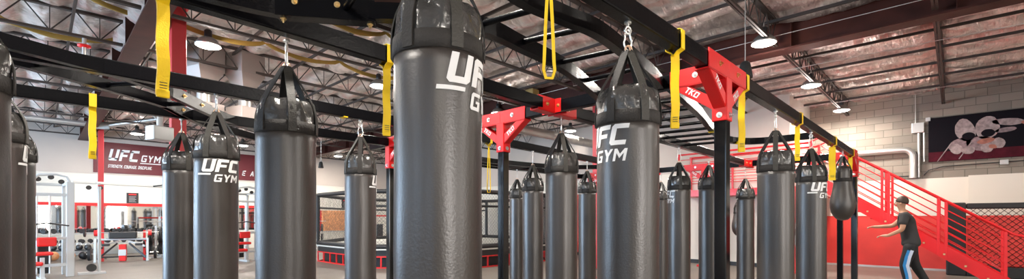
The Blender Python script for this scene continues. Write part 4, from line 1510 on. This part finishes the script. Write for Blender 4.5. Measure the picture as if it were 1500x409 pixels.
# ------------------------------------------------------------------ conduits and boxes on the block wall
def conduit(pts, r, lab, m_='galv'):
    t = MB().tube(pts, r, 14).build('conduit', M[m_])
    return tag(t, lab, 'pipe')
xw = XR - .12
bend = [(xw, 3.28, 3.36), (xw, 1.5, 3.36), (xw, 1.02, 3.36)] + [(xw, 1.02 - .2 * math.sin(R(a)), 3.16 + .2 * math.cos(R(a))) for a in (20, 40, 60, 80, 90)] + [(xw, .82, 2.56)]
conduit(bend, .085, 'thick silver conduit bending down the block wall')
t = empty('junction_box', (XR, .72, 3.95), 0, 'grey junction box with thin conduit left of the poster', 'electrical box')
MB().box(-.12, -.13, -.14, 0, .13, .14, .01).build('box_body', M['galv'], t)
MB().tube([(-.05, -.02, -.14), (-.05, -.02, -1.38)], .035, 10).build('lower_conduit', M['galv'], t)
MB().tube([(-.05, -.13, -.14), (-.05, -.13, -.95)], .022, 10).build('side_conduit', M['galv'], t)
MB().tube([(-.04, .05, .14), (-.04, .05, .95)], .010, 8).build('upper_conduit', M['galv'], t)
MB().box(-.07, -.26, .16, 0, -.16, .26, .005).build('sensor', M['mwhite'], t)
wz = MB()
wz.tube([(XR - .03, .60, 2.62), (XR - .03, .50, 2.76), (XR - .03, .2, 2.84), (XR - .03, -1.2, 2.87), (XR - .03, -5, 2.9)], .012, 8)
tag(wz.build('cable', M['iron']), 'thin dark cable running under the poster', 'cable')
tag(MB().box(XR - .07, -1.0, 2.80, XR, -.85, 2.92, .01).build('outlet_box', M['mwhite']), 'small white outlet box on the cable under the poster', 'electrical box')
tag(MB().box(XR - .14, .78, 2.60, XR - .04, 1.12, 2.63, .01).build('pipe_bracket', M['iron']), 'small dark bracket at the foot of the thick conduit', 'bracket')
t = empty('steel_post', (10.5, 1.54, 0), 0, 'plain slim black post standing behind the teardrop bag', 'post')
MB().box(-.045, -.045, .012, .045, .045, 2.1, .006).build('shaft', M['black'], t)
MB().box(-.12, -.12, 0, .12, .12, .012, .003).build('base_plate', M['black'], t)
# metal pole leaning near the printed bag
t = empty('leaning_pole', (8.3, 1.75, 0), 0, 'slim metal pole leaning beside the clipped-print punching bag', 'pole')
MB().tube([(0, -.05, .03), (0.1, .07, 1.2)], .020, 10).build('lower_tube', M['mwhite'], t)
MB().tube([(0.1, .07, 1.2), (.16, .16, 2.10)], .013, 10).build('upper_tube', M['galv'], t)
MB().tube([(0.0, -.05, 0), (0.0, -.05, .05)], .03, 10).build('foot', M['rubber'], t)
MB().tube([(0.095, .065, 1.16), (0.105, .077, 1.26)], .026, 10).build('collar', M['rubber'], t)

# ================================================================== THE PERSON
PX, PY, PH = 12.06, .61, 1.85
pr = empty('person', (PX, PY, 0), R(0), 'person in a dark shirt walking with arms reaching forward before the red stairs', 'person')
def skin_mesh(name, joints, edges, m_, parent, levels=2, root=0):
    me = bpy.data.meshes.new(name)
    me.from_pydata([j[:3] for j in joints], edges, [])
    o = bpy.data.objects.new(name, me)
    COL.objects.link(o)
    sk = o.modifiers.new('skin', 'SKIN')
    sk.use_smooth_shade = True
    ss = o.modifiers.new('sub', 'SUBSURF')
    ss.levels = levels; ss.render_levels = levels
    lay = me.skin_vertices[0] if me.skin_vertices else None
    for i, j in enumerate(joints):
        r_ = j[3]
        lay.data[i].radius = (r_, r_) if not isinstance(r_, tuple) else r_
        lay.data[i].use_root = (i == root)
    me.materials.append(m_)
    dg = bpy.context.evaluated_depsgraph_get()
    dg.update()
    ev = o.evaluated_get(dg)
    nm = bpy.data.meshes.new_from_object(ev)
    bpy.data.objects.remove(o)
    q = bpy.data.objects.new(name, nm)
    nm.materials.clear(); nm.materials.append(m_)
    for p in nm.polygons: p.use_smooth = True
    COL.objects.link(q)
    q.parent = parent
    return q
# local frame: the figure walks towards +Y (to the left in the view); -X is the camera side
J = [
    (0, 0, .98, .10),          # 0 pelvis
    (0, .02, 1.16, .095),       # 1 waist
    (0, .07, 1.36, .130),      # 2 chest
    (0, .10, 1.50, .09),        # 3 upper chest
    (0, .13, 1.575, .055),             # 4 neck
    (0, .145, 1.64, .06),              # 5 jaw
    (0, .155, 1.73, .095),             # 6 skull
    (0, .150, 1.80, .075),             # 7 crown
    (-.19, .09, 1.47, .062),           # 8 near shoulder
    (-.25, .12, 1.20, .046),           # 9 near elbow
    (-.20, .34, 1.08, .032),           # 10 near wrist
    (-.19, .41, 1.075, .034),          # 11 near palm
    (.19, .09, 1.47, .062),            # 12 far shoulder
    (.25, .30, 1.27, .046),            # 13 far elbow
    (.20, .55, 1.25, .032),            # 14 far wrist
    (.19, .61, 1.25, .034),            # 15 far palm
    (-.085, .02, .90, .075),             # 16 near hip
    (-.11, .12, .50, .066),            # 17 near knee
    (-.11, .02, .10, .042),            # 18 near ankle
    (-.12, .16, .045, .036),           # 19 near toe
    (.085, -.02, .90, .075),             # 20 far hip
    (.11, -.06, .50, .066),            # 21 far knee
    (.11, -.27, .14, .042),            # 22 far ankle
    (.12, -.16, .05, .036),            # 23 far toe
]
E_ = [(0, 1), (1, 2), (2, 3), (3, 4), (4, 5), (5, 6), (6, 7), (3, 8), (8, 9), (9, 10), (10, 11), (3, 12), (12, 13), (13, 14), (14, 15),
      (0, 16), (16, 17), (17, 18), (18, 19), (0, 20), (20, 21), (21, 22), (22, 23)]
def add_fingers(palm, d, side):
    base = Vector(J[palm][:3])
    for k in range(4):
        o_ = (k - 1.5) * .017
        ln = (.045, .052, .048, .038)[k]
        i0 = len(J)
        J.append((base.x + o_, base.y + .04, base.z - .002, .009)); J.append((base.x + o_, base.y + .04 + ln, base.z - .016, .008)); J.append((base.x + o_, base.y + .045 + ln * 1.2, base.z - .045, .007))
        E_.extend([(palm, i0), (i0, i0 + 1), (i0 + 1, i0 + 2)])
    i0 = len(J)
    J.append((base.x + side * .035, base.y + .01, base.z + .005, .010)); J.append((base.x + side * .052, base.y + .045, base.z - .004, .008))
    E_.extend([(palm, i0), (i0, i0 + 1)])
add_fingers(11, None, 1)
add_fingers(15, None, -1)
skin_mesh('body', J, E_, M['skin'], pr)
# clothes, a little wider than the body
S = [(0, 0, .84, .168), (0, 0, .97, .168), (0, .03, 1.16, .150), (0, .07, 1.34, .165), (0, .10, 1.47, .125), (-.18, .09, 1.465, .085), (-.235, .12, 1.28, .078), (.18, .09, 1.465, .085), (.235, .19, 1.33, .078), (0, .125, 1.545, .068)]
skin_mesh('shirt', S, [(0, 1), (1, 2), (2, 3), (3, 4), (4, 5), (5, 6), (4, 7), (7, 8), (4, 9)], M['shirt'], pr, root=2)
for sx, kn, an in ((-1, .10, .03), (1, -.05, -.25)):
    skin_mesh('trouser_leg', [(sx * .075, 0, .95, .125), (sx * .09, .01, .80, .118), (sx * .11, kn, .50, .090), (sx * .11, an, .12, .070)], [(0, 1), (1, 2), (2, 3)], M['pants'], pr)
for (x0, m_, nm) in ((-.0, 'blue', 'blue_stripe'), (-.03, 'lightblue', 'pale_stripe')):
    mb = MB()
    pts = [(-.203, .02 + x0 * 1.6, .80), (-.205, .06 + x0 * 1.6, .66), (-.199, .09 + x0 * 1.6, .50), (-.190, .055 + x0 * 1.6, .32), (-.181, .04 + x0 * 1.6, .20)]
    ribbon(pts, lambda i: (-1, 0, 0), .05, .012, mb)
    mb.build(nm, M[m_], pr)
for (x, y, z, rx) in ((-.12, .10, .0, 0), (.12, -.21, .02, 20)):
    mb = MB()
    mb.box(-.05, -.13, 0, .05, .15, .03, .012)
    mb.box(-.045, -.12, .03, .045, .10, .085, .025)
    q = mb.build('shoe', M['rubber'], pr, (x, y, z)); q.rotation_euler = (R(-rx), 0, 0)
# hair cap and face
hr = []
prof = [(max(.004, .104 * math.sin(PI * k / 14)), -.118 * math.cos(PI * k / 14)) for k in range(6, 15)]
hm = MB().lathe(prof, 20).build('hair', M['hair'], pr, (0, .135, 1.765)); hm.rotation_euler = (R(18), 0, 0)
MB().lathe([(.004, -.02), (.012, -.012), (.014, .0), (.006, .025)], 10).build('nose', M['skin'], pr, (0, .250, 1.715))
for s in (-1, 1):
    MB().lathe([(.003, -.008), (.010, 0), (.003, .008)], 10).build('eye', M['iron'], pr, (s * .034, .238, 1.745))
    MB().lathe([(.004, -.028), (.016, -.01), (.018, .01), (.006, .028)], 10).build('ear', M['skin'], pr, (s * .096, .15, 1.72))
MB().box(-.025, -.004, -.004, .025, .004, .004, .002).build('mouth', M['pad_red'], pr, (0, .236, 1.672))
